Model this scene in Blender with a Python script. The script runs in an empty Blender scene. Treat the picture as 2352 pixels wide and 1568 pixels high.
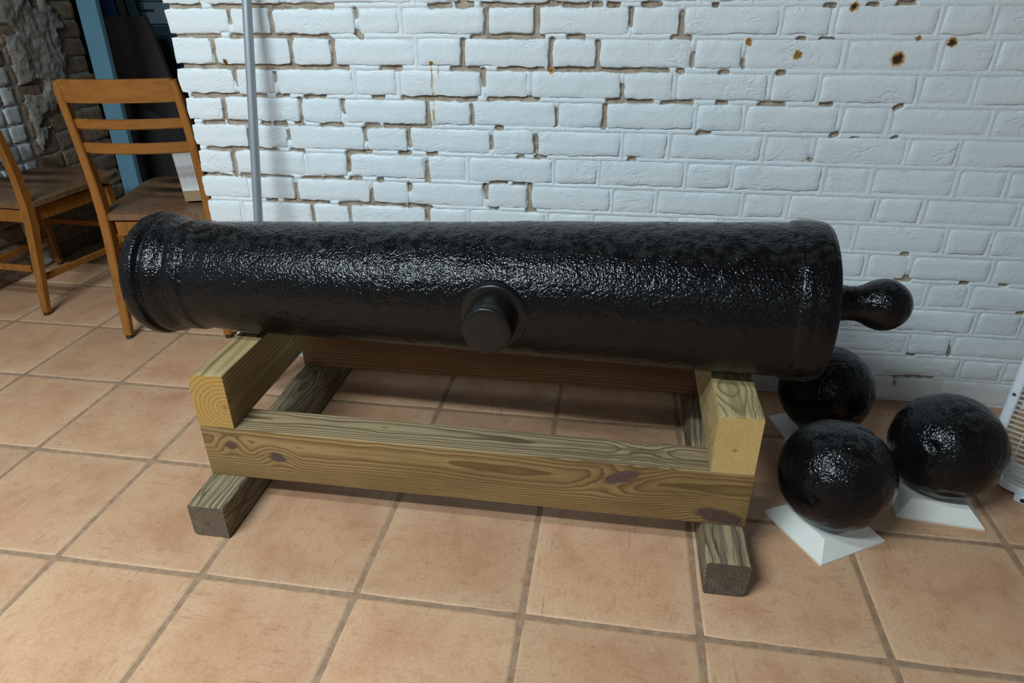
import bpy, bmesh, math, random
import numpy as np
from mathutils import Vector, Matrix, noise

S = bpy.context.scene
COL = S.collection
random.seed(7)
rng = np.random.default_rng(11)
R = math.radians

# ------------------------------------------------------------------ camera
cam = bpy.data.cameras.new('camera')
cam.sensor_width = 36.0
cam.lens = 1550.0 / 2352 * 36.0
cam.clip_start = 0.02
co = bpy.data.objects.new('camera', cam)
COL.objects.link(co)
co.location = (1.18495, -0.92770, 1.12352)
co.rotation_euler = (R(61.92687), R(0.44372), R(8.93653))
S.camera = co

# ------------------------------------------------------------------ world, lamps, exposure
w = bpy.data.worlds.new('room_dark')
S.world = w
w.use_nodes = True
w.node_tree.nodes['Background'].inputs[0].default_value = (0.5, 0.55, 0.62, 1)
w.node_tree.nodes['Background'].inputs[1].default_value = 0.01

def area(name, loc, target, sx, sy, power, col):
    l = bpy.data.lights.new(name, 'AREA')
    l.shape = 'RECTANGLE'; l.size = sx; l.size_y = sy; l.energy = power; l.color = col
    o = bpy.data.objects.new(name, l); COL.objects.link(o)
    o.location = loc
    d = Vector(target) - Vector(loc)
    o.rotation_euler = d.to_track_quat('-Z', 'Y').to_euler()
    return o
# pair of fluorescent ceiling tubes in front of the wall, then a fill
area('tube_light', (-0.22, -1.00, 2.58), (-0.22, -1.00, 0), 1.2, 0.13, 42, (0.80, 0.95, 1.0))
area('tube_light_front', (-0.12, -1.62, 2.58), (-0.12, -1.62, 0), 1.3, 0.13, 92, (0.80, 0.95, 1.0))
area('fill_light_behind', (1.3, -3.1, 2.65), (1.3, -3.1, 0), 1.6, 0.13, 16, (0.80, 0.94, 1.0))  # added fill lamp that lifts the right of the wall, no known fixture
S.view_settings.view_transform = 'Standard'
S.view_settings.look = 'None'
S.view_settings.gamma = 1.0
S.view_settings.use_curve_mapping = False
S.view_settings.exposure = 0.0

# ------------------------------------------------------------------ helpers
def mesh(name, verts, faces, smooth=None):
    m = bpy.data.meshes.new(name)
    m.from_pydata([tuple(v) for v in verts], [], [tuple(f) for f in faces])
    m.update()
    if smooth is not None:
        m.polygons.foreach_set('use_smooth', [True] * len(m.polygons))
        if smooth < 180:
            m.set_sharp_from_angle(angle=R(smooth))
    return m

def obj(name, me, mat=None, parent=None, loc=(0, 0, 0), rot=(0, 0, 0)):
    o = bpy.data.objects.new(name, me)
    COL.objects.link(o)
    if mat is not None and not me.materials:
        me.materials.append(mat)
    o.location = loc
    o.rotation_euler = rot
    if parent is not None:
        o.parent = parent
    return o

def tag(o, label=None, cat=None, group=None, kind=None):
    if label: o['label'] = label
    if cat: o['category'] = cat
    if group: o['group'] = group
    if kind: o['kind'] = kind
    return o

def empty(name, loc=(0, 0, 0), rz=0.0):
    o = bpy.data.objects.new(name, None)
    COL.objects.link(o)
    o.location = loc
    o.rotation_euler = (0, 0, rz)
    o.empty_display_size = 0.05
    return o

def bm_mesh(name, bm, smooth=None):
    bmesh.ops.recalc_face_normals(bm, faces=bm.faces[:])
    m = bpy.data.meshes.new(name)
    bm.to_mesh(m); bm.free()
    if smooth is not None:
        m.polygons.foreach_set('use_smooth', [True] * len(m.polygons))
        if smooth < 180:
            m.set_sharp_from_angle(angle=R(smooth))
    return m

def box_bm(bm, x0, x1, y0, y1, z0, z1, bev=0.0, seg=2, mat=None):
    r = bmesh.ops.create_cube(bm, size=1.0)
    vs = r['verts']
    for v in vs:
        v.co = Vector((x0 + (v.co.x + .5) * (x1 - x0), y0 + (v.co.y + .5) * (y1 - y0), z0 + (v.co.z + .5) * (z1 - z0)))
    if mat is not None:
        for v in vs: v.co = mat @ v.co
    if bev > 0:
        es = list({e for v in vs for e in v.link_edges})
        bmesh.ops.bevel(bm, geom=es, offset=bev, segments=seg, affect='EDGES', profile=0.5)

def box(name, x0, x1, y0, y1, z0, z1, mat, parent=None, bev=0.0, seg=2, smooth=35):
    """box whose origin sits at its own centre"""
    cx, cy, cz = (x0 + x1) / 2, (y0 + y1) / 2, (z0 + z1) / 2
    bm = bmesh.new()
    box_bm(bm, x0 - cx, x1 - cx, y0 - cy, y1 - cy, z0 - cz, z1 - cz, bev, seg)
    return obj(name, bm_mesh(name, bm, smooth if bev else None), mat, parent, (cx, cy, cz))

def sweep(bm, path, width, height, up=Vector((0, 0, 1)), bev=0.0):
    """rectangular section swept along a path (list of Vectors); width/height may be lists"""
    n = len(path)
    rings = []
    for i, p in enumerate(path):
        a = path[max(0, i - 1)]; b = path[min(n - 1, i + 1)]
        t = (b - a).normalized()
        s = t.cross(up).normalized()
        u = s.cross(t).normalized()
        wd = width[i] if isinstance(width, (list, tuple)) else width
        ht = height[i] if isinstance(height, (list, tuple)) else height
        c = bev
        pts = [(-wd/2 + c, -ht/2), (wd/2 - c, -ht/2), (wd/2, -ht/2 + c), (wd/2, ht/2 - c), (wd/2 - c, ht/2), (-wd/2 + c, ht/2), (-wd/2, ht/2 - c), (-wd/2, -ht/2 + c)] if c else [(-wd/2, -ht/2), (wd/2, -ht/2), (wd/2, ht/2), (-wd/2, ht/2)]
        rings.append([bm.verts.new(p + s * x + u * y) for x, y in pts])
    k = len(rings[0])
    for i in range(n - 1):
        for j in range(k):
            bm.faces.new((rings[i][j], rings[i][(j + 1) % k], rings[i + 1][(j + 1) % k], rings[i + 1][j]))
    bm.faces.new(rings[0][::-1]); bm.faces.new(rings[-1])

def tube_bm(bm, path, radius, n=12):
    rings = []
    m = len(path)
    for i, p in enumerate(path):
        t = (path[min(m - 1, i + 1)] - path[max(0, i - 1)]).normalized()
        ref = Vector((0, 0, 1)) if abs(t.z) < 0.9 else Vector((1, 0, 0))
        s = t.cross(ref).normalized(); u = s.cross(t)
        r = radius[i] if isinstance(radius, (list, tuple)) else radius
        rings.append([bm.verts.new(p + (s * math.cos(2*math.pi*k/n) + u * math.sin(2*math.pi*k/n)) * r) for k in range(n)])
    for i in range(m - 1):
        for k in range(n):
            bm.faces.new((rings[i][k], rings[i][(k+1) % n], rings[i+1][(k+1) % n], rings[i+1][k]))
    bm.faces.new(rings[0][::-1]); bm.faces.new(rings[-1])

# ------------------------------------------------------------------ node helpers
class NT:
    def __init__(self, name):
        self.m = bpy.data.materials.new(name)
        self.m.use_nodes = True
        self.t = self.m.node_tree
        self.b = self.t.nodes['Principled BSDF']
    def n(self, typ, **kw):
        nd = self.t.nodes.new(typ)
        for k, v in kw.items():
            if k in ('operation', 'blend_type', 'data_type', 'noise_dimensions', 'feature', 'interpolation_type', 'attribute_name', 'clamp', 'use_clamp', 'wave_type', 'bands_direction', 'distance'):
                setattr(nd, k, v)
        return nd
    def link(self, a, b):
        self.t.links.new(a, b)
    def val(self, inp, v):
        if hasattr(v, 'is_linked') or isinstance(v, bpy.types.NodeSocket):
            self.link(v, inp)
        else:
            if inp.type == 'RGBA' and len(v) == 3: v = (*v, 1)
            inp.default_value = v
    def math(self, op, a, b=0.0, c=None, clamp=False):
        nd = self.t.nodes.new('ShaderNodeMath'); nd.operation = op; nd.use_clamp = clamp
        self.val(nd.inputs[0], a); self.val(nd.inputs[1], b)
        if c is not None: self.val(nd.inputs[2], c)
        return nd.outputs[0]
    def vmath(self, op, a, b=(0, 0, 0)):
        nd = self.t.nodes.new('ShaderNodeVectorMath'); nd.operation = op
        self.val(nd.inputs[0], a)
        if op == 'SCALE': self.val(nd.inputs['Scale'], b)
        else: self.val(nd.inputs[1], b)
        return nd.outputs['Value'] if op in ('LENGTH', 'DISTANCE', 'DOT_PRODUCT') else nd.outputs[0]
    def noise(self, vec, scale, detail=4.0, rough=0.55, dist=0.0, color=False):
        nd = self.t.nodes.new('ShaderNodeTexNoise')
        if vec is not None: self.link(vec, nd.inputs['Vector'])
        nd.inputs['Scale'].default_value = scale
        nd.inputs['Detail'].default_value = detail
        nd.inputs['Roughness'].default_value = rough
        nd.inputs['Distortion'].default_value = dist
        return nd.outputs['Color'] if color else nd.outputs['Fac']
    def voronoi(self, vec, scale, feature='F1'):
        nd = self.t.nodes.new('ShaderNodeTexVoronoi'); nd.feature = feature
        if vec is not None: self.link(vec, nd.inputs['Vector'])
        nd.inputs['Scale'].default_value = scale
        return nd.outputs['Distance']
    def mapr(self, v, a, b, c=0.0, d=1.0, smooth=True):
        nd = self.t.nodes.new('ShaderNodeMapRange')
        nd.interpolation_type = 'SMOOTHSTEP' if smooth else 'LINEAR'
        self.link(v, nd.inputs[0])
        for i, x in enumerate((a, b, c, d)): nd.inputs[i + 1].default_value = x
        return nd.outputs[0]
    def mix(self, f, a, b, mode='MIX'):
        nd = self.t.nodes.new('ShaderNodeMix'); nd.data_type = 'RGBA'; nd.blend_type = mode
        self.val(nd.inputs[0], f); self.val(nd.inputs[6], a); self.val(nd.inputs[7], b)
        return nd.outputs[2]
    def ramp(self, f, stops):
        nd = self.t.nodes.new('ShaderNodeValToRGB')
        e = nd.color_ramp.elements
        while len(e) < len(stops): e.new(0.5)
        for k, (p, c) in enumerate(stops):
            e[k].position = p
            e[k].color = (*c, 1) if len(c) == 3 else c
        self.link(f, nd.inputs[0])
        return nd.outputs[0]
    def obj(self):
        return self.t.nodes.new('ShaderNodeTexCoord').outputs['Object']
    def pos(self):
        return self.t.nodes.new('ShaderNodeNewGeometry').outputs['Position']
    def rand(self):
        return self.t.nodes.new('ShaderNodeObjectInfo').outputs['Random']
    def mapping(self, v, scale=(1, 1, 1), loc=(0, 0, 0), rot=(0, 0, 0)):
        nd = self.t.nodes.new('ShaderNodeMapping')
        self.link(v, nd.inputs[0])
        nd.inputs['Scale'].default_value = scale
        nd.inputs['Location'].default_value = loc
        nd.inputs['Rotation'].default_value = rot
        return nd.outputs[0]
    def sep(self, v):
        nd = self.t.nodes.new('ShaderNodeSeparateXYZ'); self.link(v, nd.inputs[0]); return nd.outputs
    def comb(self, x, y, z):
        nd = self.t.nodes.new('ShaderNodeCombineXYZ')
        for i, v in enumerate((x, y, z)): self.val(nd.inputs[i], v)
        return nd.outputs[0]
    def bump(self, h, strength, dist, prev=None):
        nd = self.t.nodes.new('ShaderNodeBump')
        nd.inputs['Strength'].default_value = strength
        nd.inputs['Distance'].default_value = dist
        self.link(h, nd.inputs['Height'])
        if prev is not None: self.link(prev, nd.inputs['Normal'])
        return nd.outputs[0]
    def out(self, col=None, rough=None, normal=None, metal=None, spec=None):
        if col is not None: self.val(self.b.inputs['Base Color'], col)
        if rough is not None: self.val(self.b.inputs['Roughness'], rough)
        if normal is not None: self.link(normal, self.b.inputs['Normal'])
        if metal is not None: self.val(self.b.inputs['Metallic'], metal)
        if spec is not None: self.val(self.b.inputs['Specular IOR Level'], spec)
        return self.m

def plain(name, col, rough=0.5, metal=0.0, var=0.12, scale=30, bump=0.0):
    t = NT(name)
    o = t.obj()
    f = t.noise(o, scale, 4)
    c = t.mix(f, tuple(x * (1 - var) for x in col), tuple(min(1, x * (1 + var)) for x in col))
    nrm = t.bump(t.noise(o, scale * 6, 3), bump, 0.002) if bump else None
    return t.out(c, rough, nrm, metal)

# ------------------------------------------------------------------ materials
STAINS = [(0.0832, 0.9317, 0.0075, 1), (0.672, 0.934, 0.0055, 0), (0.9924, 0.9176, 0.008, 0), (1.4766, 0.9877, 0.009, 0),
          (1.5957, 0.9589, 0.011, 0), (1.704, 1.0653, 0.010, 1), (1.8264, 0.9517, 0.0165, 1), (1.9378, 0.9894, 0.0115, 1), (1.8613, 0.9976, 0.007, 0)]
DRIPS = [(0.6715, 0.785, 0.932, 0.0036), (0.6905, 0.900, 0.929, 0.0027)]

def add_stains(t, col):
    p = t.pos()
    d = t.vmath('SUBTRACT', t.noise(p, 90, 3, color=True), (0.5, 0.5, 0.5))
    p2 = t.vmath('ADD', p, t.vmath('SCALE', d, 0.016))
    x, y, z = t.sep(p2)
    rust = None; core = None
    flat = t.comb(x, 0.0, z)
    for sx, sz, r, k in STAINS:
        dist = t.vmath('DISTANCE', flat, (sx, 0, sz))
        m = t.mapr(dist, r * 0.75, r * 1.25, 1, 0)
        rust = m if rust is None else t.math('MAXIMUM', rust, m)
        c = t.mapr(dist, r * 0.45, r * 0.95, 1 if k else 0.45, 0)
        core = c if core is None else t.math('MAXIMUM', core, c)
    d3 = t.vmath('SUBTRACT', t.noise(p, 35, 2, color=True), (0.5, 0.5, 0.5))
    x2, _, z2 = t.sep(t.vmath('ADD', p, t.vmath('SCALE', d3, 0.012)))
    fade = t.mapr(t.noise(p, 60, 3), 0.35, 0.6, 0.25, 1)
    for dx, z0, z1, wd in DRIPS:
        a = t.math('ABSOLUTE', t.math('SUBTRACT', x2, dx))
        m = t.mapr(a, wd * 0.4, wd * 1.3, 0.85, 0)
        m = t.math('MULTIPLY', m, t.mapr(z, z0 - .01, z0 + .004, 0, 1))
        m = t.math('MULTIPLY', m, t.mapr(z, z1 - .004, z1 + .006, 1, 0))
        m = t.math('MULTIPLY', m, fade)
        rust = t.math('MAXIMUM', rust, m)
    col = t.mix(rust, col, (0.50, 0.25, 0.045))
    col = t.mix(core, col, (0.035, 0.018, 0.009))
    return col

def white_paint():
    t = NT('white_brick_paint')
    p = t.pos()
    f = t.noise(p, 5, 4)
    col = t.mix(f, (0.705, 0.77, 0.82), (0.785, 0.835, 0.87))
    g = t.mapr(t.noise(p, 22, 6, 0.7), 0.60, 0.78)
    col = t.mix(t.math('MULTIPLY', g, 0.22), col, (0.52, 0.55, 0.57))
    pk = t.mapr(t.noise(p, 260, 2), 0.70, 0.76)
    col = t.mix(t.math('MULTIPLY', pk, 0.5), col, (0.36, 0.35, 0.34))
    z = t.sep(p)[2]
    low = t.math('MULTIPLY', t.mapr(z, 0.0, 0.22, 1, 0), t.noise(p, 9, 4))
    col = t.mix(t.math('MULTIPLY', low, 0.45), col, (0.50, 0.45, 0.38))
    col = add_stains(t, col)
    # hand-made brick face: folded creases, pinholes and brush texture under the paint
    off = t.vmath('ADD', p, t.comb(t.math('MULTIPLY', t.rand(), 9.0), 0.0, 0.0))
    st = t.mapping(off, (1.0, 1.0, 2.1), rot=(0, 0.35, 0))
    cre = t.noise(st, 20, 3, 0.5, 0.9)
    cre = t.math('ABSOLUTE', t.math('SUBTRACT', cre, 0.5))
    cre = t.mapr(cre, 0.0, 0.075, 0, 1)
    sel = t.mapr(t.noise(off, 11, 2), 0.52, 0.72)
    cre = t.math('MAXIMUM', cre, t.math('SUBTRACT', 1.0, sel))
    n1 = t.bump(cre, 0.42, 0.0028)
    n2 = t.bump(t.noise(off, 70, 6, 0.62), 0.60, 0.003, n1)
    n3 = t.bump(t.noise(off, 420, 3, 0.6), 0.20, 0.001, n2)
    return t.out(col, 0.42, n3)

def mortar_mat():
    t = NT('painted_and_bare_mortar')
    p = t.pos()
    at = t.t.nodes.new('ShaderNodeAttribute'); at.attribute_name = 'chip'
    ch = at.outputs['Fac']
    nz = t.math('SUBTRACT', t.noise(p, 85, 5, 0.65), 0.5)
    m = t.mapr(t.math('ADD', ch, t.math('MULTIPLY', nz, 1.15)), 0.46, 0.52)
    # pinholes everywhere
    pin = t.mapr(t.noise(p, 75, 4, 0.6), 0.715, 0.735)
    white = t.mix(t.noise(p, 5, 4), (0.705, 0.77, 0.82), (0.785, 0.835, 0.87))
    z = t.sep(p)[2]
    low = t.math('MULTIPLY', t.mapr(z, 0.0, 0.22, 1, 0), t.noise(p, 9, 4))
    white = t.mix(t.math('MULTIPLY', low, 0.45), white, (0.50, 0.45, 0.38))
    tan = t.ramp(t.noise(p, 38, 6, 0.7), [(0.25, (0.15, 0.095, 0.062)), (0.5, (0.38, 0.305, 0.235)), (0.75, (0.52, 0.445, 0.37))])
    red = t.mapr(t.noise(p, 17, 3), 0.58, 0.68)
    tan = t.mix(t.math('MULTIPLY', red, 0.35), tan, (0.24, 0.115, 0.07))
    m = t.math('MAXIMUM', m, t.math('MULTIPLY', pin, 0.8))
    col = t.mix(m, white, tan)
    col = add_stains(t, col)
    h = t.math('SUBTRACT', t.math('MULTIPLY', t.noise(p, 130, 6, 0.7), 0.6), t.math('MULTIPLY', m, 1.1))
    nrm = t.bump(h, 0.7, 0.004)
    return t.out(col, t.mix(m, (0.45,)*3, (0.9,)*3), nrm)

def tile_mat():
    t = NT('terracotta_tile')
    o = t.obj(); r = t.rand()
    off = t.vmath('ADD', o, t.comb(t.math('MULTIPLY', r, 37.0), t.math('MULTIPLY', r, 91.0), 0.0))
    big = t.noise(off, 6.5, 5, 0.6, 0.4)
    col = t.ramp(big, [(0.30, (0.64, 0.385, 0.23)), (0.50, (0.58, 0.32, 0.185)), (0.70, (0.45, 0.215, 0.115))])
    x, y, z = t.sep(o)
    e = t.math('MAXIMUM', t.math('ABSOLUTE', x), t.math('ABSOLUTE', y))
    ew = t.math('ADD', e, t.math('MULTIPLY', t.math('SUBTRACT', t.noise(off, 9, 4), 0.5), 0.14))
    edge = t.mapr(ew, 0.105, 0.178)
    col = t.mix(t.math('MULTIPLY', edge, 0.62), col, (0.655, 0.445, 0.28))
    # dragged streaks along one direction of the tile
    sv = t.mapping(off, (5.5, 75.0, 1.0))
    s1 = t.mapr(t.noise(sv, 1.8, 4, 0.6), 0.57, 0.68)
    clump = t.mapr(t.noise(off, 9.0, 2), 0.44, 0.60)
    st = t.math('MULTIPLY', s1, clump)
    sv2 = t.mapping(off, (60.0, 6.0, 1.0))
    s2 = t.mapr(t.noise(sv2, 1.6, 4, 0.6), 0.64, 0.75)
    st = t.math('MAXIMUM', st, t.math('MULTIPLY', t.math('MULTIPLY', s2, t.mapr(t.noise(off, 8, 2), 0.55, 0.7)), 0.6))
    col = t.mix(t.math('MULTIPLY', st, 0.62), col, (0.30, 0.125, 0.058))
    mot = t.mapr(t.noise(off, 30, 5, 0.65), 0.50, 0.66)
    col = t.mix(t.math('MULTIPLY', mot, 0.38), col, (0.42, 0.175, 0.085))
    fine = t.noise(off, 150, 5, 0.75)
    col = t.mix(0.36, col, t.ramp(fine, [(0.3, (0.28, 0.14, 0.08)), (0.55, (0.52, 0.31, 0.19)), (0.8, (0.66, 0.46, 0.31))]))
    dots = t.mapr(t.noise(off, 48, 2, 0.5), 0.70, 0.76)
    col = t.mix(t.math('MULTIPLY', dots, 0.45), col, (0.27, 0.12, 0.06))
    hv = t.mapr(r, 0, 1, 0.90, 1.06, False)
    col = t.mix(1.0, col, t.comb(hv, hv, hv), 'MULTIPLY')
    hgt = t.math('ADD', t.math('MULTIPLY', t.noise(off, 14, 3), 0.5), t.math('MULTIPLY', fine, 0.12))
    nrm = t.bump(hgt, 0.22, 0.004)
    return t.out(col, t.mapr(fine, 0.3, 0.7, 0.40, 0.55, False), nrm, spec=0.35)

def grout_mat():
    t = NT('brown_grout')
    p = t.pos()
    c = t.ramp(t.noise(p, 45, 5, 0.7), [(0.3, (0.22, 0.130, 0.078)), (0.55, (0.33, 0.205, 0.125)), (0.75, (0.41, 0.275, 0.18))])
    sp = t.mapr(t.noise(p, 420, 1), 0.74, 0.78)
    c = t.mix(t.math('MULTIPLY', sp, 0.6), c, (0.6, 0.52, 0.43))
    return t.out(c, 0.85, t.bump(t.noise(p, 260, 4), 0.35, 0.002))

def wood_mat(name, axis, pith, light, mid, dark, endcol, freq=150, end_dark=0.5, knots=(), weather=0.0, topcol=None, cracks=0.0, wob=0.03, seed=0.0, gloss=0.62):
    """sawn timber: growth rings around a wandering pith line that runs along `axis`"""
    t = NT(name)
    o = t.obj()
    x, y, z = t.sep(o)
    L, A, B = (x, y, z) if axis == 'x' else (y, x, z)
    lv = t.comb(t.math('ADD', t.math('MULTIPLY', L, 1.9), seed), 0.0, seed)
    wn = t.vmath('SUBTRACT', t.noise(lv, 1.0, 3, color=True), (0.5, 0.5, 0.5))
    wx, wy, wz = t.sep(t.vmath('SCALE', wn, wob * 5))
    q = t.comb(t.math('MULTIPLY', L, 0.22), A, B)
    fine = t.vmath('SUBTRACT', t.noise(t.vmath('ADD', q, (seed * 3, 0, 0)), 13, 2, color=True), (0.5, 0.5, 0.5))
    fx, fy, fz = t.sep(t.vmath('SCALE', fine, 0.007))
    da = t.math('ADD', t.math('ADD', t.math('SUBTRACT', A, pith[0]), wx), fx)
    db = t.math('ADD', t.math('ADD', t.math('SUBTRACT', B, pith[1]), wy), fy)
    rad = t.math('SQRT', t.math('ADD', t.math('MULTIPLY', da, da), t.math('MULTIPLY', db, db)))
    kd = None
    for (kl, ka, rl, ra, ang) in knots:      # a knot pushes the rings around itself and is dark itself
        c, s = math.cos(ang), math.sin(ang)
        u = t.math('SUBTRACT', L, kl); v = t.math('SUBTRACT', B, ka)
        uu = t.math('DIVIDE', t.math('ADD', t.math('MULTIPLY', u, c), t.math('MULTIPLY', v, s)), rl)
        vv = t.math('DIVIDE', t.math('SUBTRACT', t.math('MULTIPLY', v, c), t.math('MULTIPLY', u, s)), ra)
        d = t.math('SQRT', t.math('ADD', t.math('MULTIPLY', uu, uu), t.math('MULTIPLY', vv, vv)))
        d = t.math('ADD', d, t.math('MULTIPLY', t.math('SUBTRACT', t.noise(o, 60, 3), 0.5), 0.7))
        m = t.mapr(d, 0.75, 1.15, 1, 0)
        kd = m if kd is None else t.math('MAXIMUM', kd, m)
        rad = t.math('ADD', rad, t.math('MULTIPLY', t.mapr(d, 0.6, 3.2, 1, 0), ra * 0.75))
    ph = t.math('FRACT', t.math('MULTIPLY', rad, freq))
    ring = t.ramp(ph, [(0.0, light), (0.45, mid), (0.80, dark), (0.93, dark), (1.0, light)])
    fib = t.noise(t.comb(t.math('MULTIPLY', L, 7.0), t.math('MULTIPLY', A, 260.0), t.math('MULTIPLY', B, 260.0)), 1.0, 3, 0.6)
    col = t.mix(t.mapr(fib, 0.35, 0.75, 0, 0.35), ring, tuple(c * 0.72 for c in mid))
    gr = t.noise(t.comb(t.math('ADD', t.math('MULTIPLY', L, 1.6), seed), t.math('MULTIPLY', A, 115.0), t.math('MULTIPLY', B, 115.0)), 1.0, 2, 0.5)
    col = t.mix(t.mapr(gr, 0.52, 0.64, 0, 0.42), col, dark)
    blot = t.mapr(t.noise(t.comb(t.math('MULTIPLY', L, 3.0), t.math('MULTIPLY', A, 9.0), t.math('MULTIPLY', B, 9.0)), 1.0, 3), 0.40, 0.72)
    col = t.mix(t.math('MULTIPLY', blot, 0.42), col, tuple(c * 0.60 for c in dark))
    nrm = t.t.nodes.new('ShaderNodeNewGeometry').outputs['True Normal']
    nx, ny, nz = t.sep(nrm)
    if topcol is not None:
        up = t.mapr(nz, 0.6, 0.9)
        col = t.mix(t.math('MULTIPLY', up, 0.66), col, t.mix(t.math('MAXIMUM', t.mapr(ph, 0.5, 0.9), t.mapr(gr, 0.50, 0.62, 0, 0.7)), topcol[0], topcol[1]))
    ends = t.mapr(t.math('ABSOLUTE', nx if axis == 'x' else ny), 0.6, 0.9)
    ecol = t.ramp(ph, [(0.0, endcol), (0.55, endcol), (0.82, tuple(c * end_dark for c in endcol)), (1.0, endcol)])
    ecol = t.mix(t.mapr(t.noise(o, 160, 4, 0.7), 0.3, 0.7, 0, 0.35), ecol, tuple(c * 0.55 for c in endcol))
    pd = t.mapr(rad, 0.002, 0.007, 1, 0)
    ecol = t.mix(t.math('MULTIPLY', pd, 0.7), ecol, tuple(c * 0.3 for c in endcol))
    col = t.mix(ends, col, ecol)
    if kd is not None:
        kc = t.mix(t.noise(o, 110, 4), (0.055, 0.030, 0.026), (0.13, 0.075, 0.055))
        col = t.mix(t.math('MULTIPLY', kd, t.math('SUBTRACT', 1.0, ends)), col, kc)
    if weather:
        wz_ = t.noise(t.comb(t.math('MULTIPLY', L, 5.0), t.math('MULTIPLY', A, 70.0), t.math('MULTIPLY', B, 70.0)), 1.0, 5, 0.7)
        col = t.mix(t.mapr(wz_, 0.45, 0.62, 0, weather), col, (0.060, 0.050, 0.040))
        col = t.mix(t.mapr(t.noise(o, 20, 5, 0.7), 0.5, 0.8, 0, weather * 0.6), col, (0.25, 0.225, 0.18))
    # raised late wood, sanded flats, fibre
    h = t.math('ADD', t.math('MULTIPLY', t.mapr(ph, 0.3, 0.95), 0.5), t.math('MULTIPLY', fib, 0.5))
    if cracks:
        ck = t.noise(t.comb(t.math('MULTIPLY', L, 3.0), t.math('MULTIPLY', A, 60.0), t.math('MULTIPLY', B, 60.0)), 1.0, 2, 0.5)
        ck = t.mapr(t.math('ABSOLUTE', t.math('SUBTRACT', ck, 0.5)), 0.0, 0.018, 1, 0)
        h = t.math('SUBTRACT', h, t.math('MULTIPLY', ck, 2.0))
        col = t.mix(t.math('MULTIPLY', ck, cracks), col, (0.03, 0.022, 0.016))
    return t.out(col, gloss, t.bump(h, 0.30, 0.0016), spec=0.3)

def cannon_mat():
    t = NT('glossy_black_paint_on_pitted_iron')
    p = t.pos()
    gn = t.sep(t.t.nodes.new('ShaderNodeNewGeometry').outputs['Normal'])[2]
    col = t.mix(t.noise(p, 12, 4), (0.003, 0.003, 0.004), (0.005, 0.005, 0.0055))
    grey_up = t.math('MULTIPLY', t.mapr(gn, 0.60, 0.98), t.mapr(t.noise(p, 48, 6, 0.75), 0.42, 0.62))  # patchy paler grey on faces that point up
    col = t.mix(t.math('MULTIPLY', grey_up, 0.50), col, (0.050, 0.050, 0.050))
    # deep pitting on the weathered upper side, smoother under the belly
    up = t.mapr(gn, -0.15, 0.30, 0.18, 1.0)
    n0 = t.bump(t.math('MULTIPLY', t.noise(p, 34, 3, 0.6), up), 0.30, 0.004)
    a = t.math('MULTIPLY', t.noise(p, 185, 1.5, 0.5), up)
    n1 = t.bump(a, 0.80, 0.0027, n0)
    v = t.math('MULTIPLY', t.voronoi(p, 300, 'SMOOTH_F1'), up)
    n2 = t.bump(v, 0.30, 0.0016, n1)
    ro = t.math('ADD', t.mapr(t.noise(p, 30, 3), 0.3, 0.7, 0.07, 0.12, False), t.mapr(gn, -0.45, 0.20, 0.26, 0.0))
    return t.out(col, ro, n2, spec=0.26)

def smooth_iron():
    t = NT('smooth_black_paint')
    p = t.pos()
    col = t.mix(t.noise(p, 30, 4), (0.005, 0.0048, 0.0048), (0.009, 0.0085, 0.0085))
    n1 = t.bump(t.noise(p, 90, 4, 0.6), 0.35, 0.0018)
    return t.out(col, 0.30, n1, spec=0.35)

def chair_wood(name, col, dark, sc=(30, 30, 4)):
    t = NT(name)
    o = t.obj()
    v = t.mapping(o, sc)
    g = t.noise(v, 2.2, 5, 0.6, 0.3)
    c = t.ramp(g, [(0.3, dark), (0.55, col), (0.8, tuple(min(1, x * 1.12) for x in col))])
    blot = t.mapr(t.noise(o, 9, 4), 0.5, 0.75)
    c = t.mix(t.math('MULTIPLY', blot, 0.3), c, dark)
    return t.out(c, 0.38, t.bump(t.noise(o, 140, 3), 0.06, 0.001), spec=0.45)

M = {}
M['white'] = white_paint()
M['mortar'] = mortar_mat()
M['tile'] = tile_mat()
M['grout'] = grout_mat()
M['iron'] = cannon_mat()
M['smooth_iron'] = smooth_iron()
M['chair'] = chair_wood('honey_oak', (0.30, 0.115, 0.020), (0.21, 0.076, 0.012))
M['chair_rail'] = chair_wood('honey_oak_rail', (0.30, 0.115, 0.020), (0.22, 0.080, 0.013), (5, 30, 30))
M['seat'] = chair_wood('worn_brown_seat_wood', (0.20, 0.105, 0.052), (0.12, 0.060, 0.030))
M['rubber'] = plain('dark_glide', (0.035, 0.028, 0.024), 0.6)
M['plinth'] = plain('white_plinth_paint', (0.72, 0.72, 0.68), 0.45, 0, 0.05, 20, 0.05)
M['shim'] = plain('white_plastic', (0.80, 0.82, 0.84), 0.4, 0, 0.03)
M['pole'] = plain('silver_grey_metal', (0.40, 0.43, 0.47), 0.42, 0.55, 0.05, 18)
M['fan'] = plain('white_fan_plastic', (0.70, 0.74, 0.80), 0.4, 0, 0.03)
M['blade'] = plain('smoke_grey_fan_blade', (0.06, 0.055, 0.05), 0.4)
M['wire'] = plain('cream_grille_wire', (0.62, 0.59, 0.50), 0.45, 0, 0.08, 60)
M['screw'] = plain('dull_screw', (0.22, 0.24, 0.25), 0.4, 0.7)
M['dark'] = plain('painted_hole_dark', (0.012, 0.012, 0.014), 0.6)
M['room'] = plain('plain_room_paint', (0.26, 0.27, 0.28), 0.7, 0, 0.05, 4)
M['ceil'] = plain('ceiling_paint', (0.13, 0.125, 0.12), 0.8, 0, 0.04, 4)
M['blue'] = plain('powder_blue_paint', (0.16, 0.34, 0.46), 0.5, 0, 0.10, 14, 0.05)
M['board'] = plain('dark_brown_board', (0.060, 0.045, 0.042), 0.7, 0, 0.15, 20)
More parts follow.
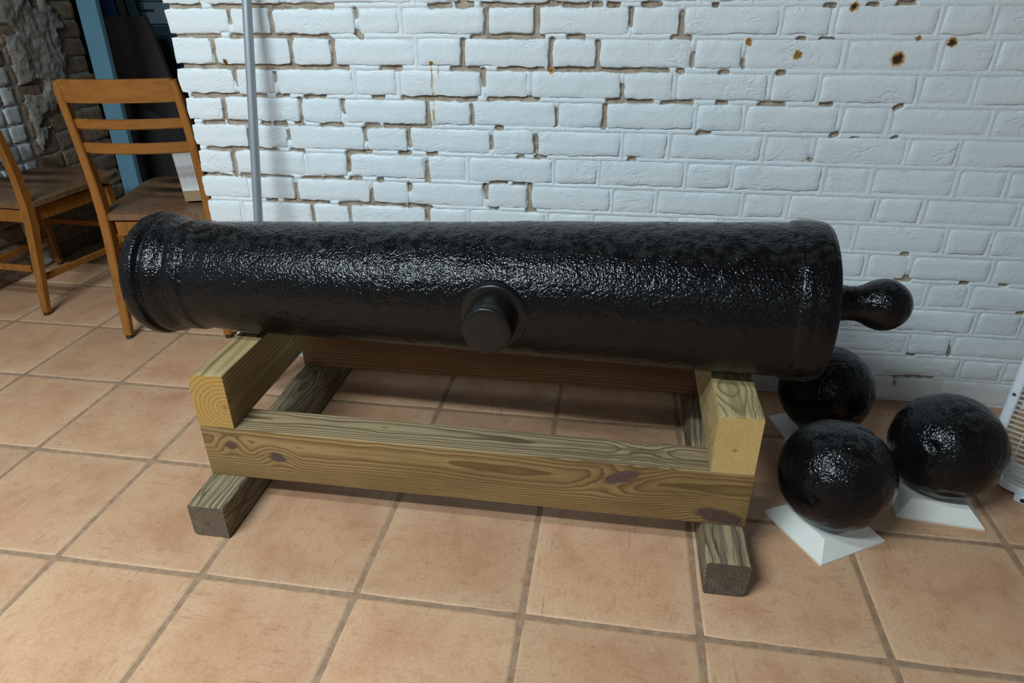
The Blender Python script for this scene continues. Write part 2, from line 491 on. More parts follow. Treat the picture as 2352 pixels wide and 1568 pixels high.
M['black_cloth'] = plain('black_cloth', (0.026, 0.025, 0.028), 0.85, 0, 0.3, 25)
M['cabinet'] = plain('blue_grey_drawer_paint', (0.34, 0.45, 0.54), 0.45, 0, 0.06, 6)
M['navy'] = plain('deep_blue_board', (0.02, 0.075, 0.19), 0.4, 0, 0.15, 8)
M['olive'] = plain('olive_edge', (0.085, 0.105, 0.085), 0.5, 0, 0.2, 20)
M['teal'] = plain('teal_board', (0.065, 0.125, 0.155), 0.45, 0, 0.3, 10)
M['card'] = plain('brown_cardboard', (0.34, 0.225, 0.125), 0.8, 0, 0.08, 30)

def paper_mat():
    t = NT('ruled_white_paper')
    o = t.obj()
    x, y, z = t.sep(o)
    ln = t.math('FRACT', t.math('MULTIPLY', x, 120.0))
    m = t.mapr(ln, 0.80, 0.90)
    br = t.mapr(t.noise(t.comb(t.math('MULTIPLY', x, 85.0), 0.0, t.math('MULTIPLY', z, 9.0)), 1.0, 2), 0.42, 0.5)
    return t.out(t.mix(t.math('MULTIPLY', t.math('MULTIPLY', m, br), 0.5), (0.72, 0.73, 0.76), (0.16, 0.16, 0.19)), 0.7)
M['paper'] = paper_mat()

def dirty_white():
    t = NT('dirty_white_brick_paint')
    p = t.pos()
    c = t.mix(t.noise(p, 16, 5, 0.7), (0.50, 0.53, 0.55), (0.68, 0.71, 0.72))
    wear = t.mapr(t.noise(p, 26, 5, 0.7), 0.60, 0.66)
    c = t.mix(wear, c, (0.21, 0.12, 0.08))
    return t.out(c, 0.6, t.bump(t.noise(p, 80, 5, 0.65), 0.5, 0.004))
M['dirty'] = dirty_white()

def raw_brick():
    t = NT('raw_brown_brick')
    p = t.pos()
    c = t.mix(t.rand(), (0.20, 0.135, 0.092), (0.30, 0.22, 0.15))
    c = t.mix(t.mapr(t.noise(p, 38, 5, 0.7), 0.4, 0.75), c, (0.11, 0.062, 0.042))
    sm = t.mapr(t.noise(p, 14, 5, 0.7), 0.56, 0.68)
    c = t.mix(t.math('MULTIPLY', sm, 0.6), c, (0.27, 0.245, 0.205))
    return t.out(c, 0.85, t.bump(t.noise(p, 70, 6, 0.7), 0.7, 0.006))
M['raw'] = raw_brick()

def old_mortar():
    t = NT('old_grey_mortar')
    p = t.pos()
    c = t.ramp(t.noise(p, 24, 6, 0.7), [(0.3, (0.15, 0.12, 0.095)), (0.5, (0.29, 0.275, 0.245)), (0.72, (0.38, 0.37, 0.335))])
    return t.out(c, 0.9, t.bump(t.noise(p, 60, 6, 0.7), 0.6, 0.005))
M['oldmortar'] = old_mortar()

# ------------------------------------------------------------------ the room
WY = 0.9415      # face of the painted wall
CEIL = 2.80
WL = -1.345      # face of the wall on the left

def slab(name, x0, x1, y0, y1, z0, z1, mat):
    o = box(name, x0, x1, y0, y1, z0, z1, mat)
    return tag(o, kind='structure')

floor = slab('floor', -2.9, 3.6, -4.4, 3.7, -0.12, -0.0022, M['grout'])
slab('ceiling', -2.9, 3.6, -4.4, 3.7, CEIL, CEIL + 0.1, M['ceil'])
slab('wall_front', -2.9, 3.6, -4.4, -4.3, 0.0, CEIL, M['room'])
slab('wall_right', 3.4, 3.5, -4.3, 3.5, 0.0, CEIL, M['room'])
slab('wall_rear', -2.8, 3.4, 3.4, 3.5, 0.0, CEIL, M['room'])

# floor tiles: every tile is a piece of the floor, set in a recessed bed of grout
PITCH = 0.35
def tile_mesh(seed):
    r = np.random.default_rng(seed)
    h = PITCH / 2 - 0.0050
    n = 7
    out = []
    corners = [(-h, -h), (h, -h), (h, h), (-h, h)]
    for k in range(4):
        a, b = corners[k], corners[(k + 1) % 4]
        for i in range(n):
            f = i / n
            nx, ny = (b[1] - a[1]) / (2 * h), -(b[0] - a[0]) / (2 * h)
            j = r.normal(0, 0.0005) if i else -0.0022
            x = a[0] + (b[0] - a[0]) * f; y = a[1] + (b[1] - a[1]) * f
            if i == 0: out.append((x * (1 - 0.010), y * (1 - 0.010)))
            else: out.append((x + nx * j, y + ny * j))
    N = len(out)
    vs = [(x, y, -0.02) for x, y in out] + [(x, y, -0.0028) for x, y in out] + [(x * 0.985, y * 0.985, -0.0006) for x, y in out] + [(x * 0.955, y * 0.955, 0.0) for x, y in out]
    fs = []
    for l in range(3):
        for i in range(N):
            fs.append((l * N + i, l * N + (i + 1) % N, (l + 1) * N + (i + 1) % N, (l + 1) * N + i))
    fs.append(tuple(3 * N + i for i in range(N)))
    m = mesh('tile', vs, fs, 40)
    m.materials.append(M['tile'])
    return m
tile_meshes = [tile_mesh(s) for s in range(5)]
for j in range(-5, 7):
    for i in range(-5, 10):
        x = (i + 0.5) * PITCH; y = (j + 0.5) * PITCH
        if x - PITCH / 2 > -0.05 and y - PITCH / 2 > 0.95: continue
        if x < WL - 0.2 and y < 2.3: continue
        o = obj('tile', tile_meshes[(i * 7 + j * 13) % 5], None, None, (x, y, random.uniform(-0.0004, 0.0)), (0, 0, R(90) * ((i * 3 + j * 5 + (i * j) % 3) % 4)))
        o.parent = floor
        o.matrix_parent_inverse = Matrix.Translation(floor.location).inverted()

# ---- the painted brick wall
BEDS = [1.297, 1.221, 1.146, 1.0715, 0.9985, 0.9205, 0.8445, 0.7700, 0.6950, 0.6180, 0.5430, 0.4625, 0.3850, 0.3060, 0.2300, 0.1550, 0.0840, 0.0]
A_ = [0.119, 0.238, 0.472, 0.596, 0.824, 0.950, 1.187, 1.311, 1.545, 1.665, 1.898, 2.014, 2.245, 2.362, 2.595, 2.712]
B_ = [0.053, 0.281, 0.403, 0.636, 0.760, 0.990, 1.113, 1.350, 1.470, 1.705, 1.920, 2.041, 2.272, 2.390, 2.620, 2.740]
JOINTS = {-2: A_, -1: B_[:], 0: B_,
 1: [0.119, 0.238, 0.477, 0.598, 0.824, 0.953, 1.187, 1.312, 1.545, 1.665, 1.9, 2.014, 2.245, 2.362, 2.595],
 2: [0.055, 0.281, 0.401, 0.633, 0.758, 0.989, 1.111, 1.347, 1.468, 1.705, 1.92, 2.041, 2.272, 2.390, 2.62],
 3: [0.101, 0.223, 0.453, 0.579, 0.812, 0.935, 1.178, 1.309, 1.543, 1.661, 1.893, 2.016, 2.247, 2.364, 2.6],
 4: [0.051, 0.285, 0.41, 0.656, 0.778, 1.01, 1.136, 1.369, 1.492, 1.726, 1.844, 2.078, 2.197, 2.43, 2.55],
 5: [0.116, 0.237, 0.467, 0.595, 0.83, 0.954, 1.187, 1.31, 1.553, 1.675, 1.902, 2.023, 2.255, 2.373, 2.6],
 6: [0.05, 0.28, 0.408, 0.64, 0.762, 1.004, 1.129, 1.362, 1.485, 1.715, 1.834, 2.04, 2.159, 2.39, 2.51],
 7: [0.087, 0.232, 0.468, 0.588, 0.811, 0.937, 1.169, 1.29, 1.52, 1.639, 1.863, 1.98, 2.207, 2.325, 2.56],
 8: [0.046, 0.275, 0.393, 0.634, 0.757, 0.988, 1.117, 1.35, 1.472, 1.705, 1.827, 2.054, 2.168, 2.40, 2.52],
 9: [0.119, 0.238, 0.47, 0.59, 0.82, 0.95, 1.18, 1.30, 1.53, 1.65, 1.873, 1.987, 2.193, 2.315, 2.55],
 10: [0.05, 0.28, 0.40, 0.635, 0.76, 0.99, 1.112, 1.345, 1.468, 1.70, 1.815, 2.046, 2.158, 2.39, 2.51],
 11: [0.119, 0.238, 0.47, 0.59, 0.82, 0.95, 1.18, 1.30, 1.53, 1.65, 1.87, 1.975, 2.196, 2.313, 2.55],
 12: [0.05, 0.28, 0.40, 0.635, 0.76, 0.99, 1.112, 1.345, 1.468, 1.70, 1.82, 2.039, 2.155, 2.39, 2.51],
 13: [0.119, 0.238, 0.47, 0.59, 0.82, 0.95, 1.18, 1.30, 1.53, 1.65, 1.87, 1.985, 2.2, 2.313, 2.55],
 14: [0.05, 0.28, 0.40, 0.635, 0.76, 0.99, 1.112, 1.345, 1.468, 1.70, 1.82, 2.037, 2.161, 2.39, 2.51]}
CHIPS = np.array([(-0.042,1.073,0.036,1.071,1),(0.081,1.072,0.173,1.072,1),(0.173,1.072,0.391,1.07,1),(0.402,1.07,0.412,1.07,1),(0.119,1.065,0.12,1.04,1),(0.24,1.065,0.234,0.997,1),(-0.046,0.995,0.078,0.996,1),(0.118,0.997,0.16,0.998,1),(0.16,0.997,0.276,0.996,1),(0.286,1.002,0.386,1.0,1),(0.386,1.0,0.405,0.981,1),(0.405,0.981,0.4,0.926,1),(0.056,0.987,0.058,0.921,1),(0.285,0.997,0.279,0.932,1),(-0.048,0.92,0.149,0.919,1),(0.149,0.919,0.283,0.923,1),(0.283,0.923,0.435,0.92,1),(0.099,0.914,0.107,0.876,1),(0.223,0.902,0.221,0.89,1),(-0.035,0.843,0.137,0.845,1),(0.137,0.845,0.183,0.842,1),(0.224,0.844,0.25,0.845,1),(0.307,0.843,0.324,0.844,1),(0.335,0.844,0.358,0.845,1),(0.506,0.846,0.528,0.846,1),(0.05,0.834,0.05,0.783,1),(0.285,0.835,0.287,0.809,1),(0.287,0.809,0.279,0.777,1),(0.412,0.832,0.412,0.811,1),(-0.018,0.767,0.038,0.769,1),(0.06,0.771,0.123,0.767,1),(0.166,0.77,0.181,0.769,1),(0.202,0.768,0.231,0.768,1),(0.268,0.772,0.284,0.765,1),(0.344,0.767,0.399,0.768,1),(0.475,0.768,0.509,0.767,1),(0.532,0.77,0.65,0.767,1),(0.287,0.799,0.274,0.775,1),(0.652,0.791,0.651,0.772,1),(0.117,0.753,0.112,0.705,1),(0.238,0.747,0.236,0.728,1),(0.466,0.758,0.469,0.731,1),(0.596,0.758,0.594,0.718,1),(-0.023,0.692,0.112,0.697,1),(0.112,0.697,0.191,0.692,1),(0.239,0.693,0.272,0.691,1),(0.41,0.691,0.475,0.695,1),(0.568,0.695,0.591,0.696,1),(0.651,0.696,0.669,0.695,1),(0.051,0.681,0.046,0.617,1),(0.409,0.685,0.405,0.645,1),(0.643,0.672,0.642,0.616,1),(-0.055,0.614,-0.01,0.615,1),(0.003,0.613,0.027,0.609,1),(0.067,0.615,0.223,0.612,1),(0.263,0.612,0.318,0.614,1),(0.33,0.614,0.382,0.616,1),(0.412,0.616,0.436,0.616,1),(0.496,0.616,0.502,0.616,1),(0.231,0.591,0.229,0.549,1),(0.469,0.584,0.467,0.552,1),(0.585,0.603,0.586,0.591,1),(0.138,0.542,0.16,0.543,1),(0.195,0.544,0.326,0.542,1),(0.369,0.539,0.503,0.544,1),(0.512,0.54,0.563,0.541,1),(0.582,0.543,0.644,0.538,1),(0.276,0.532,0.278,0.483,1),(0.391,0.534,0.396,0.489,1),(0.631,0.534,0.635,0.499,1),(0.68,1.07,0.73,1.07,1),(0.758,1.076,0.777,1.073,1.9),(0.819,1.073,0.895,1.073,1),(0.474,1.06,0.477,1.046,1),(0.472,1.009,0.485,0.997,1),(0.824,1.059,0.824,1.001,1),(0.789,0.996,0.895,0.998,1),(0.761,0.987,0.759,0.933,1),(0.536,0.92,0.584,0.921,1),(0.731,0.92,0.798,0.919,1),(0.858,0.921,0.894,0.924,1),(0.59,0.844,0.727,0.846,1),(0.741,0.844,0.788,0.845,1),(0.828,0.843,0.845,0.844,1),(0.861,0.844,0.893,0.846,1),(0.812,0.916,0.813,0.886,1),(0.651,0.831,0.656,0.772,1),(0.775,0.825,0.78,0.783,1),(0.828,0.741,0.83,0.721,1),(0.817,1.073,0.916,1.074,1),(0.916,1.074,0.938,1.074,1),(0.953,1.074,1.007,1.076,1),(1.025,1.072,1.079,1.072,1),(1.097,1.071,1.111,1.07,1),(1.135,1.072,1.153,1.072,1),(1.219,1.072,1.254,1.07,1),(1.387,1.071,1.389,1.069,1),(0.826,1.06,0.825,1.003,1),(0.953,1.069,0.954,1.0,1),(1.187,1.059,1.189,1.027,1),(1.311,1.052,1.314,0.995,1),(0.803,0.995,0.89,1.0,1),(0.89,1.0,0.969,0.997,1),(1.038,0.999,1.071,0.997,1),(1.296,0.996,1.334,0.996,1),(0.994,0.99,0.99,0.918,1),(1.11,0.984,1.113,0.923,1),(1.349,0.958,1.348,0.935,1),(1.47,0.943,1.473,0.933,1),(0.859,0.922,0.92,0.923,1),(0.935,0.923,0.97,0.918,1),(1.003,0.922,1.1,0.923,1),(1.111,0.921,1.225,0.92,1),(1.232,0.92,1.286,0.919,1),(1.318,0.921,1.325,0.918,1),(1.421,0.917,1.435,0.917,1),(1.176,0.881,1.179,0.85,1),(0.83,0.844,0.838,0.845,1),(0.858,0.845,0.955,0.848,1),(1.145,0.846,1.16,0.846,1),(1.168,0.846,1.253,0.844,1),(1.286,0.842,1.355,0.844,1),(1.424,0.845,1.442,0.843,1),(1.534,0.839,1.577,0.838,1.9),(1.137,0.831,1.136,0.779,1),(1.006,0.818,1.006,0.784,1),(0.849,0.77,0.857,0.77,1),(1.384,0.767,1.408,0.768,1),(0.83,0.738,0.83,0.723,1),(0.952,0.749,0.954,0.71,1),(0.908,0.691,0.916,0.692,1),(0.957,0.695,0.977,0.695,1),(1.212,0.694,1.22,0.694,1),(0.829,0.616,0.867,0.619,1),(0.896,0.616,0.92,0.617,1),(0.81,0.609,0.814,0.576,1),(0.937,0.618,0.939,0.547,1),(0.828,0.547,0.84,0.545,1),(0.933,0.542,0.95,0.541,1),(1.642,1.067,1.658,1.067,1),(1.737,1.068,1.753,1.068,1),(1.807,1.067,1.829,1.069,1.9),(1.593,0.994,1.603,0.994,1),(1.646,0.994,1.67,0.992,1),(1.559,0.918,1.57,0.918,1),(1.676,0.847,1.696,0.845,1),(1.85,0.839,1.862,0.845,1),(1.715,0.77,1.725,0.774,1),(1.766,0.762,1.778,0.761,1),(1.863,0.766,1.869,0.767,1),(1.673,0.709,1.675,0.707,1),(1.968,0.388,1.987,0.39,1.9),(1.961,0.462,1.971,0.461,1),(2.13,0.387,2.141,0.386,1),(2.229,0.388,2.239,0.387,1),(2.152,0.187,2.158,0.165,1),(1.985,0.076,2.131,0.085,1),(2.031,0.065,2.038,0.05,1),(2.051,0.157,2.063,0.158,1),(2.297,0.306,2.305,0.306,1)])
XEND = 2.78
ZTOP = BEDS[0]

# mortar bed: one sheet between the bricks, nearly flush where the paint is whole and hollow where it has flaked off
gx = np.arange(-0.050, XEND + 0.001, 0.0026)
OFFS = (-0.0125, -0.0092, -0.0070, -0.0054, -0.0040, -0.0026, -0.0010, 0.0010, 0.0026, 0.0040, 0.0054, 0.0070, 0.0092, 0.0125)
gz = sorted({round(z, 5) for b0 in BEDS for z in [b0 + d for d in OFFS] if 0 <= z <= ZTOP} | {0.0, ZTOP} | {round((a + b) / 2 + d, 5) for a, b in zip(BEDS, BEDS[1:]) for d in (-0.014, 0.0, 0.014)})
gz = np.array(gz)
GX, GZ = np.meshgrid(gx, gz)
chip = np.zeros_like(GX)
for (x0, z0, x1, z1, wd) in CHIPS:
    hw = (0.0078 - 0.0016 * min(1, max(0, (x0 - 1.2) / 0.5))) * wd
    dx, dz = x1 - x0, z1 - z0
    L2 = max(dx * dx + dz * dz, 1e-9)
    t = np.clip(((GX - x0) * dx + (GZ - z0) * dz) / L2, 0, 1)
    d = np.hypot(GX - x0 - t * dx, GZ - z0 - t * dz)
    chip = np.maximum(chip, np.clip(1.5 - d / hw, 0, 1))
# distance from the centre line of the joint: the paint bridges it nearly flush, with a fine groove along each brick
dj = np.full_like(GX, 1.0)
wob = np.array([[noise.noise(Vector((x * 30, z * 30, 3.0))) for x in gx[::4]] for z in gz])
wob = np.stack([np.interp(gx, gx[::4], r_) for r_ in wob]) * 0.0016
for b0 in BEDS: dj = np.minimum(dj, np.abs(GZ - b0 + wob))
for c in range(-2, 15):
    z1, z0 = BEDS[c + 2], BEDS[c + 3]
    sel = (GZ <= z1) & (GZ >= z0)
    for xj in JOINTS[c]:
        dj = np.where(sel, np.minimum(dj, np.abs(GX - xj + wob)), dj)
edge = np.clip((dj - 0.0028) / 0.0026, 0, 1)
depth = 0.0010 + (0.0019 - 0.0006 * np.clip((GX - 1.1) / 0.8, 0, 1)) * edge * edge * (3 - 2 * edge) + 0.0095 * np.clip(chip * 1.5 - 0.25, 0, 1) + rng.normal(0, 0.00022, GX.shape)
GYv = WY + depth
nx_, nz_ = len(gx), len(gz)
idx = np.arange(nx_ * nz_).reshape(nz_, nx_)
verts = np.stack([GX, GYv, GZ], -1).reshape(-1, 3)
faces = np.stack([idx[:-1, :-1], idx[:-1, 1:], idx[1:, 1:], idx[1:, :-1]], -1).reshape(-1, 4)
mm = bpy.data.meshes.new('mortar')
mm.vertices.add(len(verts)); mm.vertices.foreach_set('co', verts.astype(np.float32).ravel())
mm.loops.add(faces.size); mm.loops.foreach_set('vertex_index', faces.astype(np.int32).ravel())
mm.polygons.add(len(faces)); mm.polygons.foreach_set('loop_start', np.arange(0, faces.size, 4, dtype=np.int32))
mm.update(calc_edges=True); mm.validate()
mm.polygons.foreach_set('use_smooth', [True] * len(mm.polygons))
at = mm.attributes.new('chip', 'FLOAT', 'POINT')
at.data.foreach_set('value', chip.astype(np.float32).ravel())
wall = slab('wall_back', -0.050, 3.4, WY + 0.016, 1.25, 0.0, CEIL, M['oldmortar'])
def under(o, parent):
    o.parent = parent
    o.matrix_parent_inverse = Matrix.Translation(parent.location).inverted()
    return o
under(obj('mortar', mm, M['mortar']), wall)
under(box('wall_face', -0.050, 3.4, WY + 0.002, WY + 0.016, ZTOP, CEIL, M['room']), wall)
under(box('wall_face', XEND, 3.4, WY + 0.002, WY + 0.016, 0, ZTOP, M['room']), wall)

def brick_mesh(wd, ht, seed, thick=0.020, jag=0.0036, round_=0.0062, bulge=0.0012, place=None, drop=0.0018, res=0.012):
    """hand-made brick in local u (along), v (up), w (out of the wall, face at w = 0)"""
    us = [0, 0.0022, round_, 0.02] + [0.02 + (wd - 0.04) * k / max(1, int(wd / res)) for k in range(1, max(1, int(wd / res)))] + [wd - 0.02, wd - round_, wd - 0.0022, wd]
    vs_ = [0, 0.0022, round_, 0.02] + ([ht / 2] if res > 0.02 else [0.02 + (ht - 0.04) * k / 3 for k in (1, 2)]) + [ht - 0.02, ht - round_, ht - 0.0022, ht]
    off = Vector((seed * 1.37, seed * 0.71, seed * 2.3))
    prof = {0: -thick, 1: -drop, 2: -0.0003}
    V = []
    nu, nv = len(us), len(vs_)
    cr = 0.012
    for j, v in enumerate(vs_):
        for i, u in enumerate(us):
            ei = min(i, nu - 1 - i); ej = min(j, nv - 1 - j)
            w_ = min(prof.get(ei, 0.0), prof.get(ej, 0.0))
            uu, vv = u, v
            e = min(ei, ej)
            # rounded corners: pull the corner vertices in
            if ei <= 2 and ej <= 2:
                k = (3 - ei) * (3 - ej) / 9.0
                uu += (cr * 0.30 * k) * (1 if i < nu / 2 else -1)
                vv += (cr * 0.30 * k) * (1 if j < nv / 2 else -1)
            if e <= 2:
                p = Vector((u * 26, v * 26, 0)) + off
                q = Vector((u * 85, v * 85, 2)) + off
                uu += jag * (noise.noise(p) * 1.1 + noise.noise(q) * 0.7)
                vv += jag * (noise.noise(p + Vector((31, 7, 3))) * 1.1 + noise.noise(q + Vector((3, 17, 3))) * 0.7)
            p = Vector((u * 14, v * 18, 5)) + off
            if e >= 2: w_ += bulge * noise.noise(p) + 0.0007 * noise.noise(p * 3.1)
            V.append((uu, vv, w_))
    F = []
    for j in range(nv - 1):
        for i in range(nu - 1):
            a = j * nu + i
            F.append((a, a + 1, a + nu + 1, a + nu))
    if place: V = [place(*p) for p in V]
    return V, F

sd = 0
for c in range(-2, 15):
    z1, z0 = BEDS[c + 2], BEDS[c + 3]
    js = JOINTS[c]
    xs = [-0.0715 + random.uniform(-0.005, 0.004)] + js + [XEND]
    for k in range(len(xs) - 1):
        x0, x1 = xs[k], xs[k + 1]
        if x1 - x0 < 0.03: continue
        gap = 0.0050
        tw = x1 - x0 - 2 * gap + random.uniform(-0.002, 0.002); th = z1 - z0 - 2 * gap + random.uniform(-0.0015, 0.0015)
        if c == 14: th += 0.003
        sd += 1
        ang = random.uniform(-0.006, 0.006)
        V, F = brick_mesh(tw, th, sd, thick=0.020 if k else 0.10)
        cxm, czm = tw / 2, th / 2
        V = [(u - cxm, -w_, v - czm) for u, v, w_ in V]
        me = mesh('brick', V, F, 62)
        o = obj('brick', me, M['white'], None, (x0 + gap + cxm, WY + random.uniform(-0.0010, 0.0012), (z0 + gap + czm) if c < 14 else z0 + 0.004 + czm), (random.uniform(-0.006, 0.006), ang, 0))
        under(o, wall)

# ---- the rough wall on the left: painted brick, then raw brick with a lump of old plaster, toothed at its end
wl = slab('wall_left', WL - 0.30, WL - 0.016, -4.3, 2.17, 0.0, CEIL, M['oldmortar'])
under(box('wall_face', WL - 0.016, WL - 0.004, -4.3, 0.95, 0, CEIL, M['room']), wl)
under(box('wall_face', WL - 0.016, WL - 0.004, 0.95, 2.17, 1.29, CEIL, M['raw']), wl)
# painted brick stands a little proud of the raw part
n = 60; m_ = 80
V = []; F = []
for j in range(m_ + 1):
    for i in range(n + 1):
        y = 0.95 + (2.17 - 0.95) * i / n; z = 1.30 * j / m_
        V.append((WL - 0.0075 + 0.0022 * noise.noise(Vector((y * 30, z * 30, 0))) + 0.0015 * noise.noise(Vector((y * 75, z * 75, 4))), y, z))
for j in range(m_):
    for i in range(n):
        a = j * (n + 1) + i
        F.append((a, a + 1, a + n + 2, a + n + 1))
me_ = mesh('mortar', V, F, 180)
me_.materials.append(M['oldmortar']); me_.materials.append(M['dirty'])
for p_ in me_.polygons:
    cy_, cz_ = p_.center.y, p_.center.z
    if cy_ < 1.692 + 0.012 * noise.noise(Vector((cz_ * 25, 0, 0))) and cz_ > 0.37 + 0.05 * noise.noise(Vector((cy_ * 12, 3, 0))): p_.material_index = 1
under(obj('mortar', me_), wl)
zc = 0.0; c = 0
while zc < 1.26:
    h = 0.0755
    ys = []
    y = 0.93 - (0.115 if c % 2 else 0.0) + random.uniform(-0.012, 0.012)
    k = c % 2
    while y < 2.20:
        L_ = 0.118 if k % 2 else 0.226
        ys.append((y, min(y + L_, 2.185 + (0.03 if c % 2 else 0.0)))); y += L_; k += 1
    for (a, b) in ys:
        if b - a < 0.05 or b < 0.96: continue
        painted = (b < 1.735) and (zc > 0.36 or random.random() < 0.22)
        # the paint edge is a nearly straight upright line: cut the bricks there
        segs_ = [(a, b)]
        if a < 1.68 < b and zc > 0.30: segs_ = [(a, 1.70), (1.715, b)]
        for (p, q) in segs_:
            if q - p < 0.035: continue
            pt = ((p + q) / 2 < 1.70) and (zc > 0.36 or random.random() < 0.22)
            tw = q - p - 0.006 - random.uniform(0, 0.003); th = h - 0.007 - random.uniform(0, 0.003)
            sd += 1
            V, F = brick_mesh(tw, th, sd, thick=0.018, jag=0.0032, bulge=0.0035, round_=0.007, drop=0.003, res=0.02)
            V = [(w_, u - tw / 2, v - th / 2) for u, v, w_ in V]
            o = obj('brick', mesh('brick', V, F, 180), M['dirty'] if pt else M['raw'], None,
                    (WL + (0.001 if pt else random.uniform(-0.004, 0.003)), (p + q) / 2, zc + h / 2), (random.uniform(-0.03, 0.03), random.uniform(-0.03, 0.03), 0))
            under(o, wl)
    zc += h; c += 1
# lump of old plaster smeared over the raw brick
V = []; F = []; n = 80; m_ = 170
ins = {}
for j in range(m_ + 1):
    for i in range(n + 1):
        y = 1.735 + 0.36 * i / n; z = 0.42 + 0.90 * j / m_
        right = 1.985 + 0.05 * noise.noise(Vector((z * 7, 1, 0))) + (0.06 if z > 0.95 else 0.0) + 0.05 * math.sin(z * 9)
        if z < 0.72: right -= (0.72 - z) * 0.75
        e = min((y - 1.74 - 0.008 * noise.noise(Vector((z * 30, 9, 0)))) * 40, (right - y) * 40 + noise.noise(Vector((y * 40, z * 40, 1))) * 1.2, 1.0)
        hh = 0.011 + 0.010 * noise.noise(Vector((y * 11, z * 11, 2))) + 0.006 * noise.noise(Vector((y * 32, z * 32, 5))) + 0.0025 * noise.noise(Vector((y * 70, z * 70, 5))) + 0.0012 * noise.noise(Vector((y * 150, z * 150, 5)))
        hole = noise.noise(Vector((y * 9 + 3, z * 13, 8)))
        if hole > 0.26: e = min(e, 1 - (hole - 0.26) * 12)
        V.append((WL + 0.004 + (hh if e > 0 else -0.02) * max(min(e, 1), 0 if e > 0 else 1), y, z))
for j in range(m_):
    for i in range(n):
        a = j * (n + 1) + i
        F.append((a, a + 1, a + n + 2, a + n + 1))
under(obj('plaster_patch', mesh('plaster_patch', V, F, 180), M['oldmortar']), wl)

# ------------------------------------------------------------------ timber stand
stand = empty('cannon_stand', (0.884, 0.527, 0.0))
tag(stand, 'sawn timber stand of stacked beams carrying the black cannon', 'cannon stand')

def rounded(w_, h_, radii, seg=4):
    """section polygon, radii for (-,-) (+,-) (+,+) (-,+) corners"""
    pts = []
    for (sx, sy, a0), r in zip(((-1, -1, 180), (1, -1, 270), (1, 1, 0), (-1, 1, 90)), radii):
        cx, cy = sx * (w_ / 2 - r), sy * (h_ / 2 - r)
        for k in range(seg + 1):
            a = R(a0 + 90 * k / seg)
            pts.append((cx + r * math.cos(a), cy + r * math.sin(a)))
    return pts

def beam(name, x0, x1, y0, y1, z0, z1, axis, mat, radii, seed=0, wob=0.0008, endr=0.002):
    c = ((x0 + x1) / 2, (y0 + y1) / 2, (z0 + z1) / 2)
    L_ = (x1 - x0) if axis == 'x' else (y1 - y0)
    w_ = (y1 - y0) if axis == 'x' else (x1 - x0)
    pts = rounded(w_, z1 - z0, radii)
    N = len(pts)
    st = [-L_ / 2, -L_ / 2 + endr] + [-L_ / 2 + L_ * k / 24 for k in range(1, 24)] + [L_ / 2 - endr, L_ / 2]
    V = []; F = []
    for i, s in enumerate(st):
        sh = 1 - (0.02 if i in (0, len(st) - 1) else 0)
        for (a, b) in pts:
            j = wob * noise.noise(Vector((s * 9, a * 40 + seed * 7, b * 40)))
            k = math.hypot(a, b)
            a2, b2 = a * sh * (1 + j / k), b * sh * (1 + j / k)
            b2 = max(-(z1 - z0) / 2, min((z1 - z0) / 2, b2))
            V.append((s, a2, b2) if axis == 'x' else (a2, s, b2))
    for i in range(len(st) - 1):
        for k in range(N):
            F.append((i * N + k, i * N + (k + 1) % N, (i + 1) * N + (k + 1) % N, (i + 1) * N + k))
    F.append(tuple(range(N))[::-1]); F.append(tuple((len(st) - 1) * N + k for k in range(N)))
    bm = bmesh.new()
    vv = [bm.verts.new(p) for p in V]
    for f in F: bm.faces.new([vv[k] for k in f])
    me = bm_mesh(name, bm, 38)
    p = stand.location
    return obj(name, me, mat, stand, (c[0] - p.x, c[1] - p.y, c[2] - p.z))

FT = 0.0885; LB = 0.2275; XB = 0.3670
tan = ((0.335, 0.218, 0.092), (0.275, 0.170, 0.066), (0.140, 0.077, 0.028))
fc = (0.8845, 0.2660, 0.158)
kn = [(0.3385 - fc[0], 0.1801 - fc[2], 0.017, 0.0125, 0.0), (0.4483 - fc[0], 0.1572 - fc[2], 0.022, 0.0135, -0.25), (1.2344 - fc[0], 0.1941 - fc[2], 0.046, 0.0155, 0.42), (1.4423 - fc[0], 0.1129 - fc[2], 0.055, 0.019, -0.18)]
top_grey = ((0.33, 0.255, 0.155), (0.080, 0.062, 0.036))
m_front = wood_mat('front_beam_pine', 'x', (0.008, 0.030), *tan, (0.5, 0.36, 0.17), freq=190, knots=kn, topcol=top_grey, wob=0.005, seed=2.0)
m_rear = wood_mat('rear_beam_pine', 'x', (0.03, -0.10), (0.25, 0.145, 0.075), (0.205, 0.115, 0.057), (0.125, 0.066, 0.032), (0.3, 0.2, 0.1), freq=150, wob=0.005, seed=5.0)
m_xl = wood_mat('left_saddle_pine', 'y', (0.034, -0.012), (0.34, 0.24, 0.11), (0.30, 0.205, 0.085), (0.17, 0.11, 0.043), (0.46, 0.265, 0.075), freq=98, end_dark=0.62, topcol=((0.42, 0.315, 0.155), (0.15, 0.105, 0.045)), wob=0.006, seed=9.0)
m_xr = wood_mat('right_saddle_pine', 'y', (-0.006, -0.003), (0.47, 0.345, 0.165), (0.42, 0.30, 0.135), (0.29, 0.20, 0.085), (0.57, 0.385, 0.150), freq=190, end_dark=0.74, topcol=((0.47, 0.375, 0.21), (0.20, 0.145, 0.065)), wob=0.020, seed=13.0)
m_fl = wood_mat('weathered_foot_pine_left', 'y', (0.0, -0.01), (0.30, 0.26, 0.18), (0.255, 0.215, 0.145), (0.115, 0.09, 0.055), (0.165, 0.120, 0.082), freq=150, weather=0.28, cracks=0.6, topcol=((0.33, 0.25, 0.14), (0.12, 0.085, 0.045)), wob=0.014, seed=17.0, gloss=0.8)
